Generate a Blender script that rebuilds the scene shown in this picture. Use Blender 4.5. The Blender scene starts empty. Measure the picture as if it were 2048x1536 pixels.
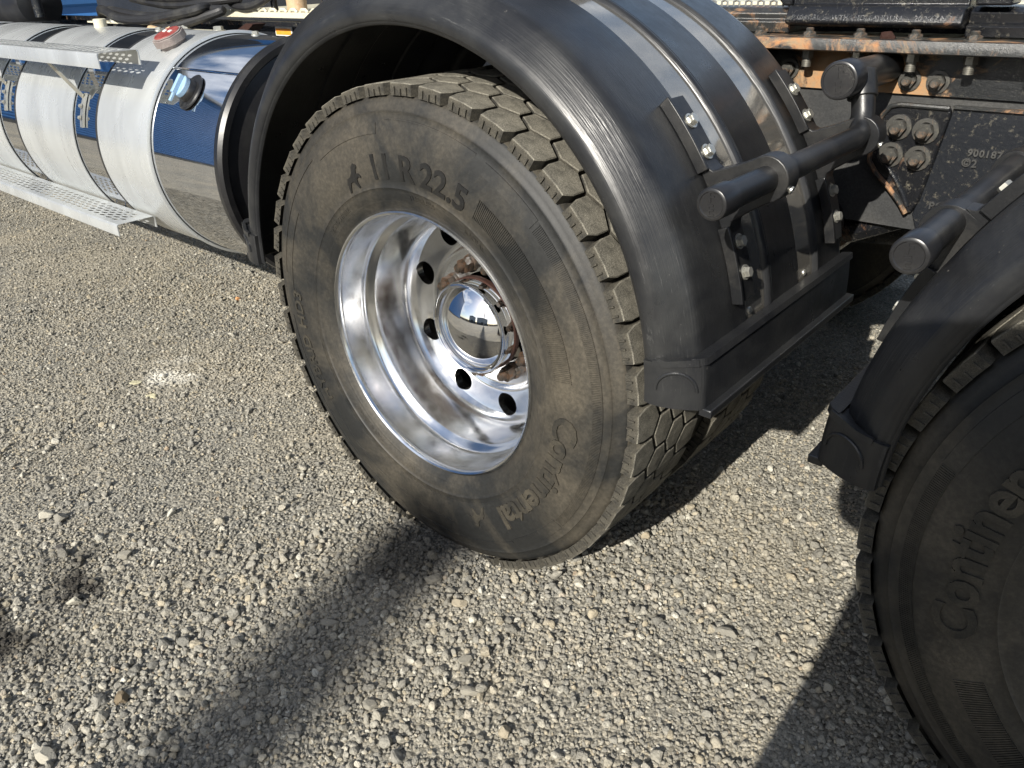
import bpy, bmesh, math, random
import numpy as np
from mathutils import Vector, Matrix

# ------------------------------------------------------------------ camera
scn = bpy.context.scene
cam_d = bpy.data.cameras.new('camera'); cam = bpy.data.objects.new('camera', cam_d)
scn.collection.objects.link(cam); scn.camera = cam
CAM = Vector((1.1331, -0.9702, 1.223))
CR = Matrix(((0.7561, -0.2897, 0.5869), (0.6538, 0.3754, -0.6570), (-0.0300, 0.8804, 0.4732)))
cam.matrix_world = Matrix.Translation(CAM) @ CR.to_4x4()
cam_d.sensor_fit = 'HORIZONTAL'; cam_d.sensor_width = 36.0
cam_d.lens = 36.0 * 1554.92 / 2048.0
cam_d.clip_start = 0.02; cam_d.clip_end = 2000.0

# ------------------------------------------------------------------ light
SUN_AZ, SUN_EL = math.radians(100.5), math.radians(30.5)      # direction the light travels on the ground
sdir = Vector((math.cos(SUN_AZ) * math.cos(SUN_EL), math.sin(SUN_AZ) * math.cos(SUN_EL), -math.sin(SUN_EL)))
world = bpy.data.worlds.new('World'); scn.world = world; world.use_nodes = True
wn, wl = world.node_tree.nodes, world.node_tree.links
wn.clear()
wo = wn.new('ShaderNodeOutputWorld'); bg = wn.new('ShaderNodeBackground'); sky = wn.new('ShaderNodeTexSky')
sky.sky_type = 'NISHITA'; sky.sun_disc = False
sky.sun_elevation = SUN_EL
sky.sun_rotation = math.atan2(-sdir.x, -sdir.y)
sky.air_density = 1.0; sky.dust_density = 1.0; sky.ozone_density = 1.2
tc = wn.new('ShaderNodeTexCoord'); mp = wn.new('ShaderNodeMapping'); mp.inputs['Scale'].default_value = (1.6, 1.6, 3.6)
nz = wn.new('ShaderNodeTexNoise'); nz.inputs['Scale'].default_value = 1.5; nz.inputs['Detail'].default_value = 7; nz.inputs['Roughness'].default_value = 0.6
rp = wn.new('ShaderNodeValToRGB'); rp.color_ramp.elements[0].position = 0.48; rp.color_ramp.elements[1].position = 0.70
mx = wn.new('ShaderNodeMix'); mx.data_type = 'RGBA'; mx.inputs['B'].default_value = (8.2, 8.4, 8.8, 1)
wl.new(tc.outputs['Generated'], mp.inputs['Vector']); wl.new(mp.outputs['Vector'], nz.inputs['Vector'])
wl.new(nz.outputs['Fac'], rp.inputs['Fac']); wl.new(rp.outputs['Color'], mx.inputs['Factor'])
wl.new(sky.outputs['Color'], mx.inputs['A']); wl.new(mx.outputs['Result'], bg.inputs['Color'])
bg.inputs['Strength'].default_value = 0.085
wl.new(bg.outputs['Background'], wo.inputs['Surface'])
sun_d = bpy.data.lights.new('sun', 'SUN'); sun_d.energy = 5.0; sun_d.angle = math.radians(0.53); sun_d.color = (1.0, 0.95, 0.86)
sun = bpy.data.objects.new('sun', sun_d); scn.collection.objects.link(sun)
sun.rotation_euler = sdir.to_track_quat('-Z', 'Y').to_euler(); sun.location = (0, -8, 8)
vs = scn.view_settings
vs.view_transform = 'Standard'; vs.look = 'None'; vs.exposure = 0.82; vs.gamma = 1.0; vs.use_curve_mapping = False
scn.cycles.max_bounces = 8; scn.cycles.glossy_bounces = 5; scn.cycles.diffuse_bounces = 4
scn.cycles.sample_clamp_indirect = 6.0

random.seed(7); rng = np.random.default_rng(11)
COL = scn.collection
TAU = math.tau

# ------------------------------------------------------------------ materials
class G:
    """small wrapper round a node tree"""
    def __init__(s, name):
        s.m = bpy.data.materials.new(name); s.m.use_nodes = True
        s.n, s.l = s.m.node_tree.nodes, s.m.node_tree.links
        s.b = s.n['Principled BSDF']; s.tc = s.n.new('ShaderNodeTexCoord')
    def vec(s, scale=(1, 1, 1), space='Object'):
        m = s.n.new('ShaderNodeMapping'); m.inputs['Scale'].default_value = scale
        s.l.new(s.tc.outputs[space], m.inputs['Vector']); return m.outputs['Vector']
    def noise(s, scale, detail=5, rough=0.6, ms=(1, 1, 1), dist=0.0):
        t = s.n.new('ShaderNodeTexNoise'); t.inputs['Scale'].default_value = scale; t.inputs['Detail'].default_value = detail
        t.inputs['Roughness'].default_value = rough; t.inputs['Distortion'].default_value = dist
        s.l.new(s.vec(ms), t.inputs['Vector']); return t.outputs['Fac']
    def ramp(s, fac, stops):
        r = s.n.new('ShaderNodeValToRGB'); e = r.color_ramp.elements
        while len(e) < len(stops): e.new(0.5)
        for k, (p, c) in enumerate(stops):
            e[k].position = p; e[k].color = (c, c, c, 1) if isinstance(c, (int, float)) else (*c, 1)
        s.l.new(fac, r.inputs['Fac']); return r.outputs['Color']
    def mix(s, fac, a, b, blend='MIX'):
        m = s.n.new('ShaderNodeMix'); m.data_type = 'RGBA'; m.blend_type = blend
        for k, v in (('Factor', fac), ('A', a), ('B', b)):
            if isinstance(v, (int, float)): m.inputs[k].default_value = v if k == 'Factor' else (v, v, v, 1)
            elif isinstance(v, tuple): m.inputs[k].default_value = (*v, 1)
            else: s.l.new(v, m.inputs[k])
        return m.outputs['Result']
    def math(s, op, a, b=0.0):
        m = s.n.new('ShaderNodeMath'); m.operation = op
        for k, v in enumerate((a, b)):
            if isinstance(v, (int, float)): m.inputs[k].default_value = v
            else: s.l.new(v, m.inputs[k])
        return m.outputs[0]
    def set(s, key, v):
        i = s.b.inputs[key]
        if isinstance(v, tuple): i.default_value = (*v, 1)
        elif isinstance(v, (int, float)): i.default_value = v
        else: s.l.new(v, i)
    def bump(s, h, strength=0.3, dist=0.002):
        b = s.n.new('ShaderNodeBump'); b.inputs['Strength'].default_value = strength; b.inputs['Distance'].default_value = dist
        s.l.new(h, b.inputs['Height']); s.l.new(b.outputs['Normal'], s.b.inputs['Normal'])

def dusty(name, clean, dust, lo=0.42, hi=0.7, scale=7.0, rough=0.6, bump=0.12, bscale=120, grain=0.35, spec=0.4, ms=(1, 1, 1)):
    g = G(name)
    f = g.ramp(g.noise(scale, 9, 0.65, ms, 0.4), [(lo, 0.0), (hi, 1.0)])
    c = g.mix(f, clean, dust)
    sp = g.ramp(g.noise(scale * 30, 4, 0.7), [(0.4, 1 - grain), (0.75, 1 + grain)])
    c = g.mix(1.0, c, sp, 'MULTIPLY')
    g.set('Base Color', c); g.set('Roughness', rough); g.set('Specular IOR Level', spec)
    g.bump(g.noise(bscale, 6, 0.7), bump, 0.002)
    return g.m

def metal(name, col, rough, bump=0.0, bscale=200, ms=(1, 1, 1), smear=0.12, metallic=1.0, tint=None):
    g = G(name)
    n = g.noise(9, 8, 0.7, ms)
    g.set('Base Color', g.mix(g.ramp(n, [(0.35, 0.0), (0.7, 1.0)]), col, tint or tuple(c * 0.86 for c in col)))
    g.set('Metallic', metallic)
    g.set('Roughness', g.ramp(g.noise(23, 8, 0.7, ms), [(0.3, max(rough - smear * 0.4, 0.0)), (0.75, rough + smear)]))
    if bump: g.bump(g.noise(bscale, 4, 0.6, ms), bump, 0.001)
    return g.m

M = {}
M['sidewall'] = dusty('sidewall rubber', (0.0120, 0.0124, 0.0120), (0.078, 0.067, 0.049), 0.43, 0.74, 4.2, 0.58, 0.16, 150, 0.3)
M['brand'] = dusty('dusty raised letter', (0.015, 0.0145, 0.0125), (0.066, 0.057, 0.041), 0.40, 0.7, 12.0, 0.6, 0.1, 150, 0.3)
M['letter'] = dusty('raised letter rubber', (0.006, 0.006, 0.006), (0.016, 0.015, 0.013), 0.4, 0.75, 9.0, 0.5, 0.1, 150, 0.2)
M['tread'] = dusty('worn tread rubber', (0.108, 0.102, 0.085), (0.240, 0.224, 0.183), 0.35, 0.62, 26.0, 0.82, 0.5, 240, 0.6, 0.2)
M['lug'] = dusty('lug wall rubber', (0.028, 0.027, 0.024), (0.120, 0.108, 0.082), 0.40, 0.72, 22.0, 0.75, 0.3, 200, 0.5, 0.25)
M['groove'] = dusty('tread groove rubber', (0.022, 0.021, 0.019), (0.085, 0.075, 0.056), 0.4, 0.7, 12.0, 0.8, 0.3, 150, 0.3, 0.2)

def plastic():
    g = G('black mudguard plastic')
    dust = g.ramp(g.noise(6, 8, 0.7, (1, 1, 1), 0.5), [(0.4, 0.0), (0.85, 0.5)])
    c = g.mix(dust, (0.0100, 0.0106, 0.0122), (0.060, 0.060, 0.056))
    scr = g.ramp(g.noise(5, 6, 0.8, (3, 90, 3)), [(0.60, 0.0), (0.74, 0.8)])
    scr2 = g.ramp(g.noise(3.5, 2, 0.5), [(0.45, 0.0), (0.62, 1.0)])
    c = g.mix(g.math('MULTIPLY', scr, scr2), c, (0.12, 0.12, 0.115))
    speck = g.ramp(g.noise(170, 3, 0.6), [(0.70, 0.0), (0.80, 0.45)])
    c = g.mix(speck, c, (0.20, 0.19, 0.17))
    g.set('Base Color', c); g.set('Specular IOR Level', 0.45)
    g.set('Roughness', g.ramp(g.noise(14, 6, 0.7), [(0.3, 0.25), (0.75, 0.43)]))
    g.bump(g.noise(6, 3, 0.6, (1.6, 95, 1.6)), 0.30, 0.002)
    return g.m
M['plastic'] = plastic()
M['bracket'] = dusty('black painted bracket', (0.009, 0.0095, 0.0105), (0.045, 0.043, 0.039), 0.45, 0.85, 12, 0.36, 0.12, 300, 0.25, 0.45)
M['cab'] = dusty('dark cab paint', (0.020, 0.022, 0.026), (0.04, 0.04, 0.04), 0.4, 0.7, 2, 0.25, 0.0, 10, 0.05)
M['nutsteel'] = metal('dull nut steel', (0.24, 0.23, 0.20), 0.42, 0.05, 300, (1, 1, 1), 0.25, 0.8)
M['strip'] = metal('smoked stainless strip', (0.44, 0.415, 0.365), 0.07, 0.08, 5, (2, 2, 2), 0.10, 0.82)
M['chrome'] = metal('polished aluminium', (0.80, 0.805, 0.81), 0.15, 0.0, 400, (1, 1, 1), 0.12)
M['cap_chrome'] = metal('chrome', (0.80, 0.80, 0.81), 0.012, 0.0, 200, (1, 1, 1), 0.02)
M['tank'] = metal('polished tank aluminium', (0.80, 0.81, 0.83), 0.04, 0.10, 3.0, (1, 1, 1), 0.05)
M['zinc'] = metal('zinc plated steel', (0.60, 0.59, 0.53), 0.30, 0.05, 300, (1, 1, 1), 0.25, 0.85)
def sheet():
    g = G('oxidised aluminium sheet')
    n = g.noise(2.2, 5, 0.55, (3, 0.8, 0.8), 0.8)
    g.set('Base Color', g.mix(g.ramp(n, [(0.35, 0.0), (0.7, 1.0)]), (0.43, 0.445, 0.445), (0.56, 0.58, 0.58)))
    g.set('Metallic', 0.5); g.set('Roughness', g.ramp(g.noise(4, 4, 0.6, (2, 1, 1)), [(0.3, 0.22), (0.7, 0.34)]))
    return g.m
M['sheet'] = sheet()
def rusty(name, paint, rust1, rust2, lo, hi, rough=0.55, scale=9, spec=0.45, dirt=0.75, spots=()):
    g = G(name)
    f0 = g.noise(scale, 10, 0.75, (1, 1, 1), 1.0)
    for (sx_, sy_, sz_, sr_) in spots:      # places where the paint has gone
        vm = g.n.new('ShaderNodeVectorMath'); vm.operation = 'DISTANCE'; vm.inputs[1].default_value = (sx_, sy_, sz_); g.l.new(g.tc.outputs['Object'], vm.inputs[0])
        f0 = g.math('ADD', f0, g.math('MULTIPLY', g.ramp(vm.outputs['Value'], [(sr_ * 0.3, 1.0), (sr_, 0.0)]), 0.17))
    f = g.ramp(f0, [(lo, 0.0), (hi, 1.0)])
    r = g.mix(g.ramp(g.noise(scale * 6, 6, 0.7), [(0.35, 0.0), (0.65, 1.0)]), rust1, rust2)
    c = g.mix(f, paint, r)
    dst = g.ramp(g.noise(70, 6, 0.8), [(0.56, 0.0), (0.72, dirt)])
    c = g.mix(dst, c, (0.17, 0.155, 0.12))
    g.set('Base Color', c); g.set('Specular IOR Level', spec)
    g.set('Roughness', g.mix(f, rough * 0.62, 0.85)); g.bump(g.noise(130, 8, 0.75), 0.4, 0.003)
    return g.m
M['chassis'] = rusty('black chassis paint', (0.0075, 0.008, 0.0095), (0.21, 0.10, 0.045), (0.13, 0.075, 0.04), 0.60, 0.70, 0.36)
M['web'] = rusty('rusty chassis paint', (0.011, 0.012, 0.013), (0.32, 0.165, 0.070), (0.24, 0.17, 0.10), 0.54, 0.64, 0.45, 11, 0.45, 0.6, ((0.47, 0.80, 1.005, 0.10), (0.61, 0.80, 1.00, 0.09), (0.69, 0.80, 0.985, 0.05)))
M['flange'] = rusty('scaling rust', (0.022, 0.023, 0.023), (0.33, 0.15, 0.06), (0.21, 0.16, 0.10), 0.50, 0.60, 0.5, 9, 0.45, 0.4)
M['casting'] = rusty('pitted cast iron', (0.011, 0.0125, 0.0155), (0.10, 0.075, 0.045), (0.08, 0.06, 0.045), 0.64, 0.8, 0.34)
M['inner'] = dusty('grey inner frame', (0.028, 0.029, 0.030), (0.07, 0.068, 0.062), 0.4, 0.8, 8, 0.55, 0.25, 160, 0.3)
M['pipe_dark'] = dusty('dark rubber line', (0.006, 0.006, 0.007), (0.02, 0.02, 0.018), 0.5, 0.8, 10, 0.6, 0.1, 200, 0.2, 0.2)
M['rust'] = rusty('solid rust', (0.020, 0.009, 0.007), (0.036, 0.014, 0.009), (0.026, 0.011, 0.008), 0.35, 0.6, 0.8, 24, 0.2, 0.12)
M['nut'] = rusty('rusty wheel nut', (0.045, 0.036, 0.027), (0.17, 0.095, 0.05), (0.10, 0.072, 0.047), 0.5, 0.66, 0.6, 30, 0.4)
M['wheelnut'] = rusty('dark rusty wheel nut', (0.018, 0.014, 0.010), (0.085, 0.040, 0.018), (0.045, 0.026, 0.015), 0.45, 0.62, 0.7, 30, 0.3, 0.15)
M['wornbolt'] = rusty('worn chassis bolt', (0.045, 0.044, 0.040), (0.20, 0.105, 0.05), (0.12, 0.085, 0.055), 0.54, 0.68, 0.5, 26, 0.45, 0.7)
M['hose'] = dusty('black hose', (0.018, 0.018, 0.019), (0.06, 0.058, 0.05), 0.5, 0.8, 10, 0.42, 0.1, 200, 0.2)
M['rubber'] = dusty('black rubber', (0.012, 0.012, 0.013), (0.035, 0.034, 0.032), 0.5, 0.85, 9, 0.32, 0.05, 150, 0.2, 0.5)
M['deck'] = rusty('dirty painted deck', (0.50, 0.47, 0.36), (0.34, 0.26, 0.15), (0.24, 0.2, 0.13), 0.58, 0.7, 0.7, 12, 0.3)
M['red'] = dusty('red cap label', (0.22, 0.030, 0.026), (0.32, 0.12, 0.10), 0.45, 0.8, 30, 0.5, 0.1)
M['capgrey'] = dusty('grey cap', (0.20, 0.165, 0.155), (0.30, 0.27, 0.25), 0.4, 0.75, 20, 0.6, 0.3)
M['blue'] = dusty('pale blue cap', (0.26, 0.40, 0.56), (0.34, 0.46, 0.58), 0.5, 0.85, 20, 0.4, 0.05)
M['orange'] = dusty('orange print', (0.85, 0.30, 0.03), (0.80, 0.40, 0.12), 0.5, 0.8, 20, 0.5, 0.0)
M['white'] = dusty('white paint', (0.78, 0.77, 0.72), (0.62, 0.60, 0.54), 0.5, 0.8, 20, 0.5, 0.0)
M['brown'] = rusty('rusty pipe', (0.42, 0.30, 0.18), (0.34, 0.18, 0.08), (0.5, 0.4, 0.28), 0.45, 0.6, 0.6, 14)
M['bluewall'] = dusty('blue cladding', (0.030, 0.115, 0.300), (0.040, 0.135, 0.33), 0.4, 0.7, 0.4, 0.45, 0.0, 10, 0.05)
M['shed'] = dusty('grey cladding', (0.30, 0.32, 0.34), (0.36, 0.37, 0.38), 0.4, 0.7, 0.3, 0.6, 0.0, 10, 0.05)
M['roof'] = dusty('roof sheet', (0.18, 0.19, 0.20), (0.24, 0.24, 0.24), 0.4, 0.7, 0.3, 0.6, 0.0, 10, 0.05)
M['dark'] = dusty('dark painted boards', (0.045, 0.048, 0.050), (0.09, 0.09, 0.085), 0.4, 0.7, 2, 0.7, 0.0, 10, 0.05)
M['post'] = dusty('galvanised post', (0.32, 0.33, 0.33), (0.42, 0.42, 0.40), 0.4, 0.7, 3, 0.5, 0.0, 10, 0.05)
M['skin'] = dusty('skin', (0.50, 0.30, 0.22), (0.55, 0.34, 0.26), 0.4, 0.7, 9, 0.55, 0.0, 80, 0.05)
M['jacket'] = dusty('navy jacket cloth', (0.025, 0.032, 0.055), (0.035, 0.043, 0.07), 0.4, 0.7, 9, 0.85, 0.2, 200, 0.1)
M['trousers'] = dusty('grey trouser cloth', (0.07, 0.07, 0.075), (0.09, 0.09, 0.09), 0.4, 0.7, 9, 0.85, 0.2, 200, 0.1)
M['boot'] = dusty('brown boot leather', (0.10, 0.06, 0.035), (0.17, 0.13, 0.09), 0.4, 0.7, 9, 0.6, 0.2, 200, 0.1)
M['hair'] = dusty('dark hair', (0.03, 0.02, 0.015), (0.05, 0.035, 0.025), 0.4, 0.7, 30, 0.6, 0.3, 200, 0.1)
M['phone'] = dusty('black phone', (0.012, 0.012, 0.014), (0.02, 0.02, 0.02), 0.5, 0.9, 9, 0.2, 0.0)

def spot_masks(g):
    """stains and dust with a fixed place in the yard: oily dark ones and one of white powder"""
    geo = g.n.new('ShaderNodeNewGeometry'); nzt = g.n.new('ShaderNodeTexNoise'); nzt.inputs['Scale'].default_value = 9.0; nzt.inputs['Detail'].default_value = 6
    g.l.new(geo.outputs['Position'], nzt.inputs['Vector'])
    def blob(x_, y_, r_, soft, wob):
        vm = g.n.new('ShaderNodeVectorMath'); vm.operation = 'DISTANCE'; vm.inputs[1].default_value = (x_, y_, 0.0); g.l.new(geo.outputs['Position'], vm.inputs[0])
        d_ = g.math('ADD', vm.outputs['Value'], g.math('MULTIPLY', g.math('SUBTRACT', nzt.outputs['Fac'], 0.5), wob))
        return g.ramp(d_, [(max(r_ - soft, 0.0), 1.0), (r_ + soft, 0.0)])
    dark = None
    for args in ((-0.005, -0.055, 0.115, 0.045, 0.22), (-0.47, -0.775, 0.075, 0.06, 0.40), (-0.56, -0.665, 0.045, 0.05, 0.40), (-0.63, -0.585, 0.035, 0.05, 0.35), (-0.55, -0.80, 0.06, 0.06, 0.4)):
        m_ = blob(*args); dark = m_ if dark is None else g.mix(1.0, dark, m_, 'ADD')
    white = blob(-1.40, 0.045, 0.05, 0.06, 0.42)
    big = g.n.new('ShaderNodeTexNoise'); big.inputs['Scale'].default_value = 1.7; big.inputs['Detail'].default_value = 7; big.inputs['Roughness'].default_value = 0.62
    g.l.new(geo.outputs['Position'], big.inputs['Vector'])
    dust = g.ramp(big.outputs['Fac'], [(0.42, 0.0), (0.66, 1.0)])
    return dark, white, dust
def ground_mat():
    g = G('dusty gravel ground')
    dark, white, dust = spot_masks(g)
    c = g.mix(dust, (0.245, 0.232, 0.196), (0.335, 0.304, 0.240))
    vo = g.n.new('ShaderNodeTexVoronoi'); vo.inputs['Scale'].default_value = 95; vo.inputs['Randomness'].default_value = 1.0
    g.l.new(g.vec((1, 1, 1)), vo.inputs['Vector'])
    cell = g.ramp(vo.outputs['Color'], [(0.1, 0.62), (0.9, 1.35)]); c = g.mix(0.8, c, g.mix(1.0, c, cell, 'MULTIPLY'))
    fine = g.ramp(g.noise(170, 6, 0.75), [(0.36, 0.5), (0.68, 1.4)])
    c = g.mix(1.0, c, fine, 'MULTIPLY')
    c = g.mix(g.math('MULTIPLY', dark, 0.75), c, (0.055, 0.050, 0.042)); c = g.mix(g.math('MULTIPLY', white, 0.75), c, (0.62, 0.60, 0.53))
    g.set('Base Color', c); g.set('Roughness', 0.95); g.set('Specular IOR Level', 0.15)
    h_ = g.mix(0.5, g.mix(0.5, g.noise(90, 8, 0.75), g.noise(330, 4, 0.7)), g.ramp(vo.outputs['Distance'], [(0.0, 1.0), (0.75, 0.0)]))
    g.bump(h_, 1.0, 0.010)
    return g.m
M['ground'] = ground_mat()
def stone_mat(name, stops, one=None):
    g = G(name)
    if one is None:
        oi = g.n.new('ShaderNodeObjectInfo'); c = g.ramp(oi.outputs['Random'], stops)
    else:
        c = g.mix(0.0, one, one)
    v = g.ramp(g.noise(1.6, 7, 0.75) if one is None else g.noise(60, 7, 0.75), [(0.3, 0.55), (0.72, 1.35)])
    c = g.mix(1.0, c, v, 'MULTIPLY')
    dark, white, dust = spot_masks(g)
    c = g.mix(g.math('MULTIPLY', dust, 0.34), c, (0.345, 0.308, 0.235))
    c = g.mix(g.math('MULTIPLY', dark, 0.72), c, (0.050, 0.046, 0.040)); c = g.mix(g.math('MULTIPLY', white, 0.65), c, (0.66, 0.64, 0.57))
    g.set('Base Color', c); g.set('Roughness', 0.9); g.set('Specular IOR Level', 0.2)
    g.bump(g.noise(3.0 if one is None else 160, 6, 0.7), 0.5, 0.3 if one is None else 0.004)
    return g.m
M['gravel'] = stone_mat('crushed grey stone', [(0.0, (0.195, 0.188, 0.166)), (0.25, (0.268, 0.257, 0.226)), (0.5, (0.332, 0.315, 0.268)),
    (0.72, (0.392, 0.368, 0.308)), (0.88, (0.42, 0.365, 0.265)), (0.955, (0.52, 0.495, 0.42)), (0.988, (0.60, 0.58, 0.50)), (1.0, (0.36, 0.27, 0.18))])

# ------------------------------------------------------------------ mesh helpers
def obj(name, me, parent=None, m=None, loc=None):
    o = bpy.data.objects.new(name, me); COL.objects.link(o)
    if m is not None and not me.materials: me.materials.append(M[m])
    if parent is not None: o.parent = parent
    if loc is not None: o.location = loc
    return o
def mesh(name, verts, faces, smooth=True, angle=0.6):
    me = bpy.data.meshes.new(name); me.from_pydata([tuple(v) for v in verts], [], faces); me.update()
    if smooth:
        me.shade_smooth(); me.set_sharp_from_angle(angle=angle)
    return me
class MB:
    """collects shapes into one mesh"""
    def __init__(s): s.v = []; s.f = []
    def add(s, V, Fc):
        k = len(s.v); s.v += [tuple(p) for p in V]; s.f += [tuple(i + k for i in f) for f in Fc]; return s
    def box(s, a, b, mat=None):
        (x0, y0, z0), (x1, y1, z1) = a, b
        V = [Vector(p) for p in ((x0,y0,z0),(x1,y0,z0),(x1,y1,z0),(x0,y1,z0),(x0,y0,z1),(x1,y0,z1),(x1,y1,z1),(x0,y1,z1))]
        if mat is not None: V = [mat @ p for p in V]
        return s.add(V, [(3,2,1,0),(4,5,6,7),(0,1,5,4),(1,2,6,5),(2,3,7,6),(3,0,4,7)])
    def tube(s, pts, r, seg=12, cap=True):
        pts = [Vector(p) for p in pts]; n = len(pts); rr = r if isinstance(r, (list, tuple)) else [r] * n
        T = [((pts[min(i+1,n-1)] - pts[max(i-1,0)]).normalized()) for i in range(n)]
        u = T[0].orthogonal().normalized(); V = []; Fc = []
        for i in range(n):
            u = (u - T[i] * u.dot(T[i])).normalized(); w = T[i].cross(u)
            for k in range(seg):
                a = TAU * k / seg; V.append(pts[i] + (u * math.cos(a) + w * math.sin(a)) * rr[i])
        for i in range(n - 1):
            for k in range(seg):
                k2 = (k + 1) % seg
                Fc.append((i*seg+k, i*seg+k2, (i+1)*seg+k2, (i+1)*seg+k))
        if cap:
            Fc.append(tuple(range(seg))[::-1]); Fc.append(tuple((n-1)*seg + k for k in range(seg)))
        return s.add(V, Fc)
    def lathe(s, prof, seg=96, a0=0.0, a1=TAU, closed=False, mat=None):
        full = abs(a1 - a0 - TAU) < 1e-6; n = seg if full else seg + 1; V = []; Fc = []; P = len(prof)
        for k in range(n):
            a = a0 + (a1 - a0) * k / seg; c, sn = math.cos(a), math.sin(a)
            for (y, R) in prof: V.append(Vector((R * c, y, R * sn)))
        if mat is not None: V = [mat @ p for p in V]
        for k in range(seg):
            k2 = (k + 1) % n
            for i in range(P if closed else P - 1):
                j = (i + 1) % P; Fc.append((k*P+i, k*P+j, k2*P+j, k2*P+i))
        if not full and closed:
            Fc.append(tuple(range(P))[::-1]); Fc.append(tuple((n-1)*P + i for i in range(P)))
        return s.add(V, Fc)
    def prism(s, poly, y0, y1, mat=None, ax='y'):
        """poly in (x,z) pushed along y, or along another axis"""
        n = len(poly)
        if ax == 'y': V = [Vector((x, y0, z)) for x, z in poly] + [Vector((x, y1, z)) for x, z in poly]
        elif ax == 'x': V = [Vector((y0, x, z)) for x, z in poly] + [Vector((y1, x, z)) for x, z in poly]
        else: V = [Vector((x, z, y0)) for x, z in poly] + [Vector((x, z, y1)) for x, z in poly]
        if mat is not None: V = [mat @ p for p in V]
        Fc = [tuple(range(n)), tuple(range(2*n-1, n-1, -1))] + [(i, i+n, (i+1) % n + n, (i+1) % n) for i in range(n)]
        return s.add(V, Fc)
    def mesh(s, name, smooth=True, angle=0.6):
        me = mesh(name, s.v, s.f, False)
        bm = bmesh.new(); bm.from_mesh(me); bmesh.ops.recalc_face_normals(bm, faces=bm.faces); bm.to_mesh(me); bm.free()
        if smooth: me.shade_smooth(); me.set_sharp_from_angle(angle=angle)
        return me
    def obj(s, name, m, parent=None, loc=None, smooth=True, angle=0.6, bevel=0.0, rot=None):
        me = s.mesh(name, smooth, angle); o = obj(name, me, parent, m, loc)
        if rot is not None: o.rotation_euler = rot
        if bevel:
            b = o.modifiers.new('bevel', 'BEVEL'); b.width = bevel; b.segments = 2; b.limit_method = 'ANGLE'; b.angle_limit = 0.6
        return o
def tag(o, label=None, cat=None, group=None, kind=None):
    if label: o['label'] = label
    if cat: o['category'] = cat
    if group: o['group'] = group
    if kind: o['kind'] = kind
    return o
def empty(name, loc, label, cat, group=None):
    o = bpy.data.objects.new(name, None); COL.objects.link(o); o.location = loc; o.empty_display_size = 0.2
    return tag(o, label, cat, group)
def kids(o): return [c for c in bpy.data.objects if c.parent == o]
def copy_tree(o, parent=None):
    c = o.copy(); COL.objects.link(c); c.parent = parent if parent is not None else o.parent
    for ch in kids(o): copy_tree(ch, c)
    return c
def share(o, parent, loc, rot=None, scale=None):
    c = o.copy(); COL.objects.link(c); c.parent = parent; c.location = loc
    if rot is not None: c.rotation_euler = rot
    if scale is not None: c.scale = scale
    return c
def text_mesh(txt, size, depth, weight=0.0, align='LEFT', spacing=1.0):
    cu = bpy.data.curves.new('lettering', 'FONT'); cu.body = txt; cu.size = size; cu.extrude = depth / 2; cu.offset = weight
    cu.align_x = align; cu.space_character = spacing; cu.resolution_u = 3
    t = bpy.data.objects.new('lettering', cu); me = bpy.data.meshes.new_from_object(t)
    V = np.empty(len(me.vertices) * 3); me.vertices.foreach_get('co', V); V = V.reshape(-1, 3)
    Fc = [tuple(p.vertices) for p in me.polygons]
    bpy.data.objects.remove(t); bpy.data.meshes.remove(me); bpy.data.curves.remove(cu)
    return V, Fc
def flat_text(txt, size, depth, origin, ux, uy, name, m, parent, weight=0.0, align='LEFT', spacing=1.0):
    V, Fc = text_mesh(txt, size, depth, weight, align, spacing)
    ux, uy = Vector(ux).normalized(), Vector(uy).normalized(); nn = ux.cross(uy); o0 = Vector(origin)
    for fs in islands(V, Fc):
        P, F2 = submesh([o0 + ux * v[0] + uy * v[1] + nn * v[2] for v in V], fs)
        obj(name, mesh(name, P, F2, False), parent, m)

# ------------------------------------------------------------------ ground
def gh(x, y):
    return (0.006 * np.sin(2.1 * x + 1.3 * y + 0.6) + 0.005 * np.sin(-3.3 * x + 2.7 * y + 2.0) + 0.003 * np.sin(7.1 * x - 5.3 * y)
            + 0.002 * np.sin(15.0 * x + 11.0 * y) - 0.004)
gx = np.concatenate([[-400, -150, -60, -25, -12, -8], np.arange(-6.2, 2.2, 0.028), [3, 6, 14, 40, 120, 400]])
gy = np.concatenate([[-400, -150, -60, -25, -10, -4, -2.2], np.arange(-1.5, 4.2, 0.028), [5, 8, 16, 50, 150, 400]])
X, Y = np.meshgrid(gx, gy, indexing='ij'); Z = gh(X, Y) * np.clip(2 - np.hypot(X, Y) / 8, 0, 1) + rng.normal(0, 0.0012, X.shape)
nxg, nyg = len(gx), len(gy)
idx = np.arange(nxg * nyg).reshape(nxg, nyg)
quads = np.stack([idx[:-1, :-1], idx[1:, :-1], idx[1:, 1:], idx[:-1, 1:]], -1).reshape(-1, 4)
me = bpy.data.meshes.new('gravel_yard'); me.from_pydata(np.stack([X, Y, Z], -1).reshape(-1, 3).tolist(), [], quads.tolist()); me.shade_smooth()
ground = obj('gravel_yard', me, None, 'ground'); ground['kind'] = 'structure'

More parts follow.
